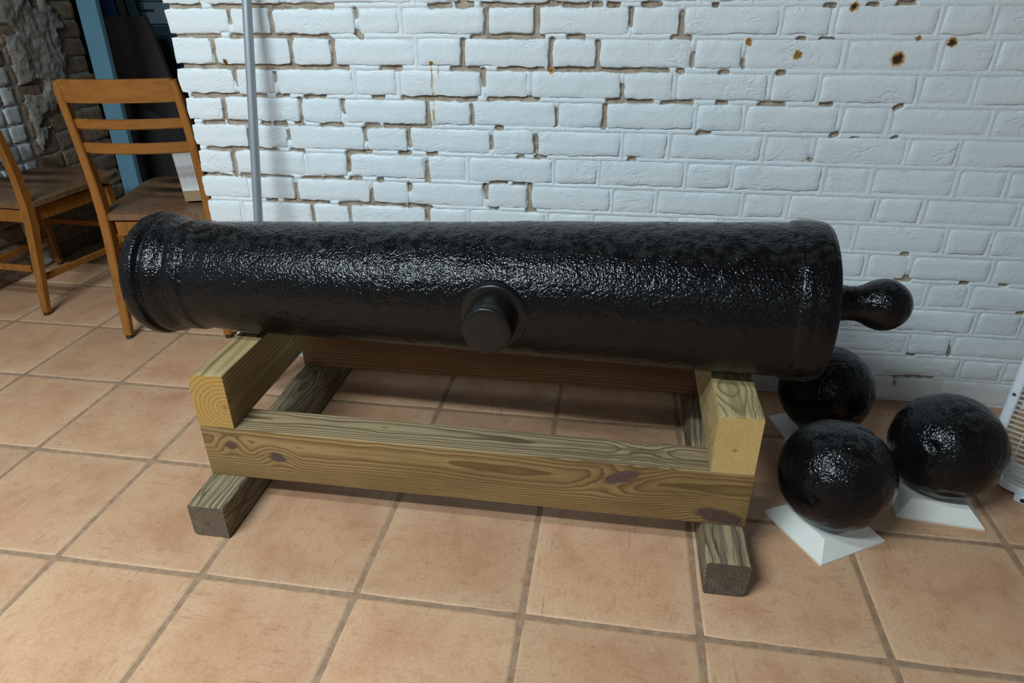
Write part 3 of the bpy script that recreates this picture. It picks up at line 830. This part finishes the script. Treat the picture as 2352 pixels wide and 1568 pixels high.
m_fr = wood_mat('weathered_foot_pine_right', 'y', (0.01, -0.02), (0.34, 0.28, 0.18), (0.27, 0.215, 0.135), (0.11, 0.08, 0.05), (0.135, 0.100, 0.070), freq=135, weather=0.55, cracks=0.7, topcol=((0.36, 0.275, 0.16), (0.13, 0.09, 0.05)), wob=0.014, seed=21.0, gloss=0.8)
tag(beam('foot_beam', 0.2700, 0.3580, 0.1113, 0.932, 0, FT, 'y', m_fl, (0.010, 0.006, 0.007, 0.003), 1, 0.0016, 0.004), 'grey weathered foot beam')
tag(beam('foot_beam', 1.4120, 1.5000, 0.1113, 0.932, 0, FT, 'y', m_fr, (0.006, 0.014, 0.008, 0.008), 2, 0.0026, 0.005), 'grey weathered splintery foot beam')
tag(beam('long_beam', 0.2690, 1.5000, 0.2225, 0.3095, FT, LB, 'x', m_front, (0.002, 0.002, 0.004, 0.003), 3), 'tan beam with dark knots')
beam('long_beam', 0.2690, 1.5000, 0.7450, 0.8320, FT, LB, 'x', m_rear, (0.002, 0.002, 0.003, 0.003), 4)
tag(beam('saddle_beam', 0.2690, 0.3560, 0.2225, 0.8320, LB, XB, 'y', m_xl, (0.003, 0.003, 0.003, 0.030), 5), 'pine saddle beam with one rounded edge')
tag(beam('saddle_beam', 1.4110, 1.4990, 0.2225, 0.8320, LB, XB, 'y', m_xr, (0.003, 0.003, 0.004, 0.004), 6), 'pale pine saddle beam')

for x0, x1, y0, lb in ((0.264, 0.339, 0.428, 'thin white shim under the barrel near the muzzle'), (1.4185, 1.490, 0.397, 'thin white shim under the barrel near the breech')):
    tag(box('shim', x0, x1, y0, 0.500, XB, XB + 0.0030, M['shim'], None, 0.0004, 1), lb, 'shim')

# ------------------------------------------------------------------ cannon
PA = Vector((0.31, 0.460, 0.5025)); PB = Vector((1.455, 0.431, 0.5297))
AX = (PB - PA).normalized()
E1 = AX.cross(Vector((0, 0, 1))).normalized()          # towards the viewer
E2 = E1.cross(AX).normalized()                          # up
def axpt(x): return PA + (PB - PA) * ((x - PA.x) / (PB.x - PA.x))
PROFILE = [(0.080, 0.120), (0.082, 0.136), (0.088, 0.1435), (0.100, 0.1470), (0.116, 0.1475), (0.120, 0.1445), (0.123, 0.1370), (0.129, 0.1345), (0.134, 0.1390), (0.139, 0.1412),
           (0.150, 0.1395), (0.163, 0.1345), (0.174, 0.1290), (0.182, 0.1272), (0.187, 0.1300), (0.193, 0.1325), (0.214, 0.1322), (0.2195, 0.1312), (0.2225, 0.1290), (0.2265, 0.1284), (0.2300, 0.1274),
           (0.250, 0.1285), (0.31, 0.1312), (0.60, 0.1382), (0.830, 0.1432), (0.846, 0.1446), (0.870, 0.1450), (1.00, 0.1487), (1.25, 0.1548), (1.455, 0.1595), (1.530, 0.1602),
           (1.538, 0.1610), (1.543, 0.1650), (1.556, 0.1668), (1.568, 0.1660), (1.573, 0.1668), (1.590, 0.1665), (1.602, 0.1640), (1.610, 0.1590), (1.614, 0.1500), (1.617, 0.1300), (1.622, 0.1050), (1.628, 0.0780), (1.634, 0.0560)]
KNOB = [(1.634, 0.0560), (1.641, 0.0450), (1.652, 0.0385), (1.668, 0.0360), (1.682, 0.0365), (1.692, 0.0395), (1.702, 0.0445), (1.712, 0.0492), (1.722, 0.0528), (1.733, 0.0542), (1.744, 0.0532), (1.755, 0.0497), (1.765, 0.0440), (1.774, 0.0362), (1.781, 0.0270), (1.786, 0.0160), (1.788, 0.0020)]
def prof(tab, x):
    for (a, ra), (b, rb) in zip(tab, tab[1:]):
        if a <= x <= b: return ra + (rb - ra) * (x - a) / max(b - a, 1e-9)
    return tab[-1][1]
def lumps(p, amp=1.0):
    d = 0.0010 * noise.noise(p * 7) + 0.0009 * noise.noise(p * 22) + 0.0007 * noise.noise(p * 52 + Vector((3, 1, 7)))
    f = noise.noise(p * 95 + Vector((9, 9, 1)))
    d += 0.0005 * f
    if f < -0.40: d += (f + 0.40) * 0.003
    return d * amp
def lathe(name, tab, x0, x1, step, nseg, mat, parent, amp=1.0, cap0=False, cap1=False):
    xs = sorted(set([x0, x1] + [x for x, r in tab if x0 < x < x1] + list(np.arange(x0 + step / 2, x1, step))))
    xs = [x for i, x in enumerate(xs) if i in (0, len(xs) - 1) or (x - xs[i - 1] > 0.0011 and xs[-1] - x > 0.0011)]
    V = []; F = []
    base = parent.location
    for x in xs:
        r0 = prof(tab, x); c0 = axpt(x)
        for k in range(nseg):
            th = 2 * math.pi * k / nseg
            dirv = E1 * math.cos(th) + E2 * math.sin(th)
            p = c0 + dirv * r0
            # the bottom where it rests stays true
            soft = 1.0 - 0.8 * max(0.0, (-math.sin(th) - 0.93) / 0.07)
            r = r0 + lumps(p, amp * soft) - 0.0006
            V.append(c0 + dirv * r - base)
    for i in range(len(xs) - 1):
        for k in range(nseg):
            F.append((i * nseg + k, i * nseg + (k + 1) % nseg, (i + 1) * nseg + (k + 1) % nseg, (i + 1) * nseg + k))
    if cap1: F.append(tuple((len(xs) - 1) * nseg + k for k in range(nseg)))
    me = mesh(name, V, F, 180)
    bm = bmesh.new(); bm.from_mesh(me); bmesh.ops.recalc_face_normals(bm, faces=bm.faces[:]); bm.to_mesh(me); bm.free()
    me.polygons.foreach_set('use_smooth', [True] * len(me.polygons))
    return obj(name, me, mat, parent)
cannon = empty('cannon', (0.884, 0.441, XB))
tag(cannon, 'large black painted iron cannon barrel lying on the timber stand', 'cannon')
# muzzle: bore, face and lip
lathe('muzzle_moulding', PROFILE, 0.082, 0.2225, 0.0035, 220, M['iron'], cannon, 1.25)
V = []; F = []; nseg = 64; ringsv = [(0.082, 0.1355), (0.0805, 0.115), (0.0808, 0.070), (0.085, 0.066), (0.35, 0.066)]
for x, r in ringsv:
    for k in range(nseg):
        th = 2 * math.pi * k / nseg
        V.append(axpt(x) + (E1 * math.cos(th) + E2 * math.sin(th)) * r - cannon.location)
for i in range(len(ringsv) - 1):
    for k in range(nseg):
        F.append((i * nseg + k, (i + 1) * nseg + k, (i + 1) * nseg + (k + 1) % nseg, i * nseg + (k + 1) % nseg))
F.append(tuple((len(ringsv) - 1) * nseg + k for k in range(nseg)))
tag(obj('bore', mesh('bore', V, F, 40), M['iron'], cannon), 'hollow bore')
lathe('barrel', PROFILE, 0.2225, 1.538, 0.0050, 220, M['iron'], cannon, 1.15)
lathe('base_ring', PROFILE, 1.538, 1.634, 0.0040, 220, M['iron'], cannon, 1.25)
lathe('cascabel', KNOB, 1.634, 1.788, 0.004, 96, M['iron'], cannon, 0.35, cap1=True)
# trunnions with their rim bases
def disc_lathe(name, origin, direction, tab, nseg, mat, parent, amp=0.6):
    d = direction.normalized()
    a = d.cross(Vector((0, 0, 1))).normalized(); b = a.cross(d)
    V = []; F = []
    for (s, r) in tab:
        for k in range(nseg):
            th = 2 * math.pi * k / nseg
            q = a * math.cos(th) + b * math.sin(th)
            p = origin + d * s + q * r
            V.append(p + q * lumps(p, amp) - TR0)
    n_ = len(tab)
    for i in range(n_ - 1):
        for k in range(nseg):
            F.append((i * nseg + k, i * nseg + (k + 1) % nseg, (i + 1) * nseg + (k + 1) % nseg, (i + 1) * nseg + k))
    F.append(tuple((n_ - 1) * nseg + k for k in range(nseg)))
    me = mesh(name, V, F)
    bm = bmesh.new(); bm.from_mesh(me); bmesh.ops.recalc_face_normals(bm, faces=bm.faces[:]); bm.to_mesh(me); bm.free()
    me.polygons.foreach_set('use_smooth', [True] * len(me.polygons)); me.set_sharp_from_angle(angle=R(50))
    return obj(name, me, mat, parent)
tx = 0.952
tc = axpt(tx) + Vector((0, 0, -0.002))
for sgn in (1, -1):
    d = E1 * sgn
    TR0 = Vector(cannon.location)
    tr = disc_lathe('trunnion', tc, d, [(0.10, 0.0515), (0.15, 0.0515), (0.17, 0.0513), (0.19, 0.0512), (0.207, 0.0510), (0.2125, 0.0495), (0.2145, 0.0465), (0.2148, 0.0300), (0.2150, 0.0100)], 72, M['smooth_iron'], cannon, 0.75)
    disc_lathe('rim_base', tc, d, [(0.09, 0.0760), (0.130, 0.0745), (0.142, 0.0730), (0.1475, 0.0705), (0.1495, 0.0670), (0.1490, 0.0520)], 80, M['smooth_iron'], tr, 0.8)

# ------------------------------------------------------------------ cannonballs on white plinths
def plinth(loc, rz, label):
    b, t_, lip, h = 0.093, 0.061, 0.0055, 0.038
    V = []
    for hw, z in ((b, 0), (b, lip), (b - 0.0012, lip + 0.0012), (t_, h - 0.001), (t_ - 0.002, h)):
        V += [(-hw, -hw, z), (hw, -hw, z), (hw, hw, z), (-hw, hw, z)]
    F = [(3, 2, 1, 0)]
    for l in range(4):
        for k in range(4):
            F.append((l * 4 + k, l * 4 + (k + 1) % 4, l * 4 + 4 + (k + 1) % 4, l * 4 + 4 + k))
    F.append((16, 17, 18, 19))
    o = obj('plinth', mesh('plinth', V, F), M['plinth'], None, loc, (0, 0, rz))
    return tag(o, label, 'plinth', 'white plinths under the cannonballs')
def ball(loc, r, seed, label):
    bm = bmesh.new()
    bmesh.ops.create_icosphere(bm, subdivisions=6, radius=1.0)
    o3 = Vector((seed * 3.1, seed * 5.7, seed))
    for v in bm.verts:
        d = v.co.normalized()
        p = d * r + o3
        k = 1.0 if d.z > -0.9 else 0.2
        rr = r + k * (0.0018 * noise.noise(p * 12) + 0.0013 * noise.noise(p * 30) + 0.0009 * noise.noise(p * 70))
        f = noise.noise(p * 26 + Vector((5, 5, 5)))
        if f > 0.42: rr -= (f - 0.42) * 0.012 * k
        v.co = d * rr
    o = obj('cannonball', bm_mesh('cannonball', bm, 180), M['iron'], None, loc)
    return tag(o, label, 'cannonball', 'black cannonballs beside the cannon')
plinth((1.7040, 0.3500, 0), math.atan2(0.1015, 0.168), 'white plinth under the cannonball nearest the stand, turned corner forward')
plinth((1.9855, 0.4920, 0), -0.10, 'white plinth under the cannonball beside the white fan')
plinth((1.7720, 0.7270, 0), 0.25, 'white plinth half hidden behind the front cannonball by the wall')
ball((1.7010, 0.3440, 0.038 + 0.1205), 0.1212, 1, 'black cannonball in front with a broad glint, nearest the stand foot')
ball((1.9810, 0.4890, 0.038 + 0.1215), 0.1222, 2, 'black cannonball beside the white fan')
ball((1.7670, 0.7130, 0.038 + 0.1180), 0.1187, 3, 'black cannonball half hidden under the breech, close to the wall')

# ------------------------------------------------------------------ silver pole leaning on the wall
p0 = Vector((0.126, 0.752, 0.0)); p1 = Vector((0.2205, 0.9265, 1.32))
bm = bmesh.new()
tube_bm(bm, [p0 + (p1 - p0) * f - p0 for f in (0, 0.02, 0.5, 0.985, 1.0)], [0.0125, 0.0125, 0.0125, 0.0125, 0.0115], 28)
tag(obj('pole', bm_mesh('pole', bm, 40), M['pole'], None, p0), 'slim silver grey pole leaning against the white brick wall', 'pole')

# ------------------------------------------------------------------ wooden chairs
def make_chair(label):
    c = empty('chair'); tag(c, label, 'chair', 'oak slat back chairs')
    W = M['chair']
    hw = 0.163
    def post_path(s):
        return [(s * 0.173, 0.005, 0.012), (s * 0.174, 0.035, 0.18), (s * 0.176, 0.068, 0.36), (s * 0.176, 0.075, 0.44), (s * 0.176, 0.072, 0.55), (s * 0.176, 0.056, 0.70), (s * 0.175, 0.034, 0.835), (s * 0.173, 0.028, 0.868)]
    for s in (-1, 1):       # rear legs run up into the back posts
        bm = bmesh.new()
        sweep(bm, [Vector(p) for p in post_path(s)], [0.027, 0.030, 0.031, 0.031, 0.028, 0.026, 0.024, 0.018], [0.026, 0.032, 0.040, 0.041, 0.036, 0.031, 0.026, 0.020], Vector((0, -1, 0)), 0.004)
        l = obj('rear_leg', bm_mesh('rear_leg', bm, 40), W, c)
        bm = bmesh.new(); tube_bm(bm, [Vector((s * 0.173, 0.003, 0)), Vector((s * 0.173, 0.003, 0.013))], 0.0115, 14)
        tag(obj('glide', bm_mesh('glide', bm, 40), M['rubber'], l), 'dark foot glide')
    for s in (-1, 1):
        bm = bmesh.new()
        sweep(bm, [Vector((s * 0.196, 0.470, 0.012)), Vector((s * 0.190, 0.455, 0.20)), Vector((s * 0.186, 0.448, 0.405))], [0.026, 0.032, 0.038], [0.026, 0.032, 0.038], Vector((0, -1, 0)), 0.004)
        l = obj('front_leg', bm_mesh('front_leg', bm, 40), W, c)
        bm = bmesh.new(); tube_bm(bm, [Vector((s * 0.196, 0.470, 0)), Vector((s * 0.196, 0.470, 0.013))], 0.0115, 14)
        tag(obj('glide', bm_mesh('glide', bm, 40), M['rubber'], l), 'dark foot glide')
    # saddle seat: wider at the front, scooped, with a low ridge at the front centre
    nu, nv = 24, 20
    V = []; F = []
    T = 0.024
    for lay in (0, 1):
        for j in range(nv + 1):
            v = j / nv
            wd = 0.196 + (0.220 - 0.196) * min(1, v * 1.15)
            for i in range(nu + 1):
                u = i / nu * 2 - 1
                y = 0.062 + 0.472 * v
                if v > 0.80: wd2 = wd * (1 - 0.10 * ((v - 0.8) / 0.2) ** 2)
                else: wd2 = wd
                if v < 0.10: wd2 = wd * (1 - 0.05 * (1 - v / 0.10))
                x = u * wd2
                y -= 0.020 * (abs(u) ** 3) * (v > 0.7) * (v - 0.7) / 0.3
                z = 0.442 + 0.012 * v
                if lay:
                    edge = max(0, min(1, (1 - abs(u)) * 3.2)) * max(0, min(1, v * 4)) * max(0, min(1, (1 - v) * 5))
                    scoop = -0.012 * math.sin(math.pi * min(1, v * 1.15)) * edge
                    ridge = 0.011 * math.exp(-(u / 0.17) ** 2) * max(0, (v - 0.45) / 0.55)
                    z += scoop + ridge - (0.004 if i in (0, nu) or j in (0, nv) else 0)
                else: z -= T
                V.append((x, y, z))
    K = (nu + 1) * (nv + 1)
    for j in range(nv):
        for i in range(nu):
            a = j * (nu + 1) + i
            F.append((a, a + nu + 1, a + nu + 2, a + 1)); F.append((K + a, K + a + 1, K + a + nu + 2, K + a + nu + 1))
    rim = [i for i in range(nu + 1)] + [(j + 1) * (nu + 1) - 1 for j in range(1, nv + 1)] + [nv * (nu + 1) + i for i in range(nu - 1, -1, -1)] + [j * (nu + 1) for j in range(nv - 1, 0, -1)]
    for a, b in zip(rim, rim[1:] + rim[:1]): F.append((a, b, K + b, K + a))
    bm = bmesh.new(); vv = [bm.verts.new(p) for p in V]
    for f in F: bm.faces.new([vv[k] for k in f])
    tag(obj('seat', bm_mesh('seat', bm, 50), M['seat'], c), 'worn brown saddle seat')
    # aprons
    for a, b in (((-0.148, 0.082), (0.148, 0.082)), ((-0.165, 0.10), (-0.184, 0.43)), ((0.165, 0.10), (0.184, 0.43)), ((-0.168, 0.455), (0.168, 0.455))):
        bm = bmesh.new()
        sweep(bm, [Vector((*a, 0.385)), Vector((*b, 0.385))], 0.020, 0.052, Vector((0, 0, 1)), 0.002)
        obj('apron', bm_mesh('apron', bm, 40), W, c)
    # rungs
    for a, b in (((-0.15, 0.030, 0.185), (0.15, 0.030, 0.185)), ((-0.163, 0.030, 0.140), (-0.193, 0.458, 0.140)), ((0.163, 0.030, 0.140), (0.193, 0.458, 0.140)), ((-0.180, 0.455, 0.225), (0.180, 0.455, 0.225))):
        bm = bmesh.new()
        sweep(bm, [Vector(a), Vector(b)], 0.014, 0.026, Vector((0, 0, 1)), 0.003)
        obj('rung', bm_mesh('rung', bm, 40), W, c)
    # curved back rails, bowed towards the rear
    def rail(name, z0, z1, th, y0, bow, lean):
        V = []; F = []; n_ = 16
        for i in range(n_ + 1):
            u = i / n_ * 2 - 1
            yb = y0 - bow * (1 - u * u)
            for (dy, z) in ((-th / 2, z0), (th / 2, z0), (th / 2, z1), (-th / 2, z1)):
                V.append((u * 0.166, yb + dy + lean * (z - z0), z))
        for i in range(n_):
            for k in range(4):
                F.append((i * 4 + k, i * 4 + (k + 1) % 4, i * 4 + 4 + (k + 1) % 4, i * 4 + 4 + k))
        F.append((0, 1, 2, 3)); F.append(tuple(n_ * 4 + k for k in range(4))[::-1])
        bm = bmesh.new(); vv = [bm.verts.new(p) for p in V]
        for f in F: bm.faces.new([vv[k] for k in f])
        bmesh.ops.bevel(bm, geom=[e for e in bm.edges if abs((e.verts[0].co - e.verts[1].co).x) > 0.005], offset=0.0035, segments=2, affect='EDGES')
        return obj(name, bm_mesh(name, bm, 45), M['chair_rail'], c)
    # broad top rail running over the post heads, its upper corners rounded off
    V = []; F = []; n_ = 28; hx = 0.1765; z0, z1, rc = 0.804, 0.873, 0.016
    for i in range(n_ + 1):
        f = i / n_ * 2 - 1
        u = math.copysign(abs(f) ** 0.8, f)
        x = u * hx
        e = hx - abs(x)
        zt = z1 - (rc - math.sqrt(max(0.0, rc * rc - (rc - e) ** 2)) if e < rc else 0.0)
        yb = 0.043 - 0.026 * (1 - u * u)
        th = 0.018
        for (dy, z) in ((-th / 2, z0), (th / 2, z0), (th / 2, zt), (-th / 2, zt)):
            V.append((x, yb + dy - 0.17 * (z - z0), z))
    for i in range(n_):
        for k in range(4):
            F.append((i * 4 + k, i * 4 + (k + 1) % 4, i * 4 + 4 + (k + 1) % 4, i * 4 + 4 + k))
    F.append((0, 1, 2, 3)); F.append(tuple(n_ * 4 + k for k in range(4))[::-1])
    bm = bmesh.new(); vv = [bm.verts.new(p) for p in V]
    for f in F: bm.faces.new([vv[k] for k in f])
    bmesh.ops.bevel(bm, geom=[e for e in bm.edges if abs((e.verts[0].co - e.verts[1].co).x) > 0.0001 and len(e.link_faces) == 2 and e.calc_face_angle(0) > 0.9], offset=0.003, segments=2, affect='EDGES')
    obj('top_rail', bm_mesh('top_rail', bm, 45), M['chair_rail'], c)
    rail('slat', 0.722, 0.754, 0.014, 0.054, 0.026, -0.15)
    rail('slat', 0.644, 0.679, 0.014, 0.064, 0.026, -0.12)
    return c
def copy_tree(o, parent=None):
    c = o.copy(); COL.objects.link(c)
    if parent is not None: c.parent = parent
    for ch in list(o.children): copy_tree(ch, c)
    return c
chair = make_chair('honey oak slat back chair holding a cardboard box, partly behind the white wall')
chair2 = copy_tree(chair)
chair.scale = (1.035, 1, 1)
chair.location = (-0.344, 1.012, 0); chair.rotation_euler = (0, 0, R(9))
chair2.location = (-1.140, 1.124, 0); chair2.rotation_euler = (0, 0, R(-3))
chair2.scale = (1, 1, 0.955)
chair2['label'] = 'oak chair cut off by the frame, in the corner by the rough brick wall'

# cardboard box with a ruled label on the seat of the chair
bx = empty('cardboard_box', (-0.248, 1.255, 0.4525), R(8))
bx.rotation_euler = (0, R(-3.0), R(8))
tag(bx, 'small cardboard box with a white ruled paper label standing on the chair seat', 'box')
bm = bmesh.new(); box_bm(bm, -0.090, 0.012, -0.03, 0.06, -0.006, 0.190, 0.0015, 1)
obj('carton', bm_mesh('carton', bm, 35), M['card'], bx)
bm = bmesh.new(); box_bm(bm, -0.087, 0.009, -0.0315, -0.0300, 0.032, 0.188)
obj('paper_label', bm_mesh('paper_label', bm), M['paper'], bx)
bm = bmesh.new(); box_bm(bm, -0.087, 0.009, -0.0300, 0.015, 0.1900, 0.1912)
tag(obj('paper_flap', bm_mesh('paper_flap', bm), M['paper'], bx), 'white paper folded over the box top')

# ------------------------------------------------------------------ white box fan at the right
fan = empty('box_fan', (2.121, 0.574, 0.0), R(-38))
tag(fan, 'white box fan standing on the floor by the right edge, cut off', 'fan')
FW = 0.52; FH = 0.52; FD = 0.105; Z0 = 0.012
def rr_path(inset, n_=8, rad=0.075):
    pts = []
    x0, x1, z0, z1 = inset, FW - inset, Z0 + inset, Z0 + FH - inset
    r = rad - inset * 0.6
    for cx, cz, a0 in ((x1 - r, z0 + r, 270), (x1 - r, z1 - r, 0), (x0 + r, z1 - r, 90), (x0 + r, z0 + r, 180)):
        for k in range(n_ + 1):
            a = R(a0 + 90 * k / n_)
            pts.append((cx + r * math.cos(a), cz + r * math.sin(a)))
    return pts
o_, i_ = rr_path(0.0), rr_path(0.021)
V = []; F = []; N = len(o_)
for ring, y in ((o_, 0.004), (rr_path(0.004), 0.0), (rr_path(0.018), 0.0), (i_, 0.003), (i_, FD - 0.003), (rr_path(0.018), FD), (rr_path(0.004), FD), (o_, FD - 0.004)):
    V += [(x, y, z) for x, z in ring]
for l in range(8):
    for k in range(N):
        F.append((l * N + k, l * N + (k + 1) % N, ((l + 1) % 8) * N + (k + 1) % N, ((l + 1) % 8) * N + k))
bm = bmesh.new(); vv = [bm.verts.new(p) for p in V]
for f in F: bm.faces.new([vv[k] for k in f])
fr = obj('frame', bm_mesh('frame', bm, 40), M['fan'], fan)
for (x, z) in ((0.010, 0.105), (0.010, 0.265), (FW - 0.010, 0.265), (0.26, Z0 + 0.010), (0.26, Z0 + FH - 0.010)):
    bm = bmesh.new(); tube_bm(bm, [Vector((x, 0.0, z)), Vector((x, -0.0014, z))], 0.0042, 16)
    obj('screw', bm_mesh('screw', bm, 40), M['screw'], fr)
for x in (0.105, FW - 0.105):
    bm = bmesh.new(); box_bm(bm, x - 0.020, x + 0.020, -0.012, FD + 0.012, 0.0, 0.022, 0.003, 1)
    ft = obj('foot', bm_mesh('foot', bm, 40), M['fan'], fan)
    bm = bmesh.new(); tube_bm(bm, [Vector((x, -0.0120, 0.011)), Vector((x, -0.0132, 0.011))], 0.0055, 16)
    obj('screw', bm_mesh('screw', bm, 40), M['dark'], ft)  # not a screw: dark disc for the foot's hole, shade put in its colour
nsl = 36
for k in range(nsl):
    z = Z0 + 0.024 + (FH - 0.048) * k / (nsl - 1)
    e = 0.021
    dz = min(z - Z0, Z0 + FH - z)
    if dz < 0.075: e = 0.075 - math.sqrt(max(0.0, (0.062) ** 2 - (0.075 - dz) ** 2)) if dz > 0.013 else 0.06
    e = max(0.018, min(e, 0.07))
    bm = bmesh.new(); box_bm(bm, e, FW - e, 0.004, 0.010, z - 0.0009, z + 0.0009)
    obj('slat', bm_mesh('slat', bm), M['wire'], fan)
for k in range(8):
    x = 0.055 + (FW - 0.11) * k / 7
    bm = bmesh.new(); box_bm(bm, x - 0.0012, x + 0.0012, 0.0095, 0.0125, Z0 + 0.02, Z0 + FH - 0.02)
    obj('grille_bar', bm_mesh('grille_bar', bm), M['wire'], fan)
for k in range(10):
    a = math.pi * k / 10
    r = 0.235
    bm = bmesh.new(); tube_bm(bm, [Vector((0.26 - r * math.cos(a), FD - 0.008, Z0 + 0.26 - r * math.sin(a))), Vector((0.26 + r * math.cos(a), FD - 0.008, Z0 + 0.26 + r * math.sin(a)))], 0.0014, 6)
    obj('rear_wire', bm_mesh('rear_wire', bm), M['wire'], fan)
bm = bmesh.new(); tube_bm(bm, [Vector((0.26, 0.03, Z0 + 0.26)), Vector((0.26, 0.085, Z0 + 0.26))], 0.045, 24)
hub = obj('hub', bm_mesh('hub', bm, 40), M['blade'], fan)
for k in range(5):
    a0 = 2 * math.pi * k / 5
    V = []; F = []
    for i in range(7):
        rr = 0.04 + 0.175 * i / 6
        for j in range(4):
            a = a0 + (j / 3 - 0.5) * (0.55 + 0.35 * i / 6)
            V.append((0.26 + rr * math.cos(a), 0.057 + (j / 3 - 0.5) * 0.03, Z0 + 0.26 + rr * math.sin(a)))
    for i in range(6):
        for j in range(3):
            a = i * 4 + j; F.append((a, a + 1, a + 5, a + 4))
    me = mesh('blade', V, F, 180)
    bm = bmesh.new(); bm.from_mesh(me)
    bmesh.ops.solidify(bm, geom=bm.faces[:], thickness=0.002); bm.to_mesh(me); bm.free()
    obj('blade', me, M['blade'], fan)

# ------------------------------------------------------------------ dim store beyond the left wall
def prism(name, pts, y0, y1, mat, label, cat, group=None):
    """upright flat thing given by its outline in x,z and its real thickness"""
    n_ = len(pts)
    cx = sum(p[0] for p in pts) / n_
    V = [(x - cx, 0, z) for x, z in pts] + [(x - cx, y1 - y0, z) for x, z in pts]
    F = [tuple(range(n_)), tuple(range(n_, 2 * n_))[::-1]] + [(k, n_ + k, n_ + (k + 1) % n_, (k + 1) % n_) for k in range(n_)]
    bm = bmesh.new(); vv = [bm.verts.new(p) for p in V]
    for f in F: bm.faces.new([vv[k] for k in f])
    bmesh.ops.bevel(bm, geom=bm.edges[:], offset=0.003, segments=1, affect='EDGES')
    o = obj(name, bm_mesh(name, bm, 35), mat, None, (cx, y0, 0))
    return tag(o, label, cat, group)
prism('blue_plank', [(-1.322, 0.0), (-1.227, 0.0), (-1.178, 1.60), (-1.278, 1.60)], 2.135, 2.165, M['blue'], 'powder blue painted plank standing upright behind the chair', 'plank')
prism('dark_board', [(-1.62, 0.0), (-1.085, 0.0), (-1.262, 0.895), (-1.285, 0.978), (-1.292, 0.982), (-1.62, 0.975)], 2.58, 2.61, M['board'], 'dark brown board leaning beyond the blue plank', 'board')
prism('black_board', [(-1.50, 0.0), (-0.88, 0.0), (-1.05, 0.45), (-1.30, 0.56), (-1.44, 0.60)], 2.40, 2.43, M['black_cloth'], 'low black board leaning behind the chair seat', 'board')
prism('navy_board', [(-1.70, 0.0), (-1.455, 0.0), (-1.565, 1.45), (-1.75, 1.45)], 2.70, 2.72, M['navy'], 'deep blue board behind the dark brown board', 'board')
prism('olive_board', [(-1.475, 0.0), (-1.425, 0.0), (-1.535, 1.40), (-1.60, 1.40)], 2.74, 2.76, M['olive'], 'narrow olive board between the blue boards', 'board')
prism('teal_board', [(-1.50, 0.0), (-1.36, 0.0), (-1.51, 1.42), (-1.62, 1.42)], 2.78, 2.80, M['teal'], 'teal board next to the drawer cabinet', 'board')
cb = empty('drawer_cabinet', (-1.35, 2.90, 0))
tag(cb, 'blue grey cabinet of drawers in the dim store behind the wall', 'cabinet')
bm = bmesh.new(); box_bm(bm, -0.30, 0.42, 0.02, 0.42, 0.0, 1.42, 0.003, 1)
obj('body', bm_mesh('body', bm, 35), M['cabinet'], cb)
for k in range(4):
    z0 = 0.925 + k * 0.116
    for x0, x1 in ((-0.295, 0.055), (0.061, 0.415)):
        bm = bmesh.new(); box_bm(bm, x0, x1, 0.0, 0.019, z0 + 0.003, z0 + 0.1135, 0.0025, 1)
        dr = obj('drawer', bm_mesh('drawer', bm, 35), M['cabinet'], cb)
        bm = bmesh.new(); box_bm(bm, (x0 + x1) / 2 - 0.035, (x0 + x1) / 2 + 0.035, -0.012, 0.0, z0 + 0.068, z0 + 0.078, 0.002, 1)
        tag(obj('handle', bm_mesh('handle', bm, 35), M['screw'], dr), 'dull metal pull')
for x0, x1 in ((-0.295, 0.055), (0.061, 0.415)):
    bm = bmesh.new(); box_bm(bm, x0, x1, 0.002, 0.019, 0.06, 0.918, 0.0025, 1)
    tag(obj('door', bm_mesh('door', bm, 35), M['teal'], cb), 'lower door with its shade painted in as dark teal')  # shade over the lower cabinet is put into this darker colour
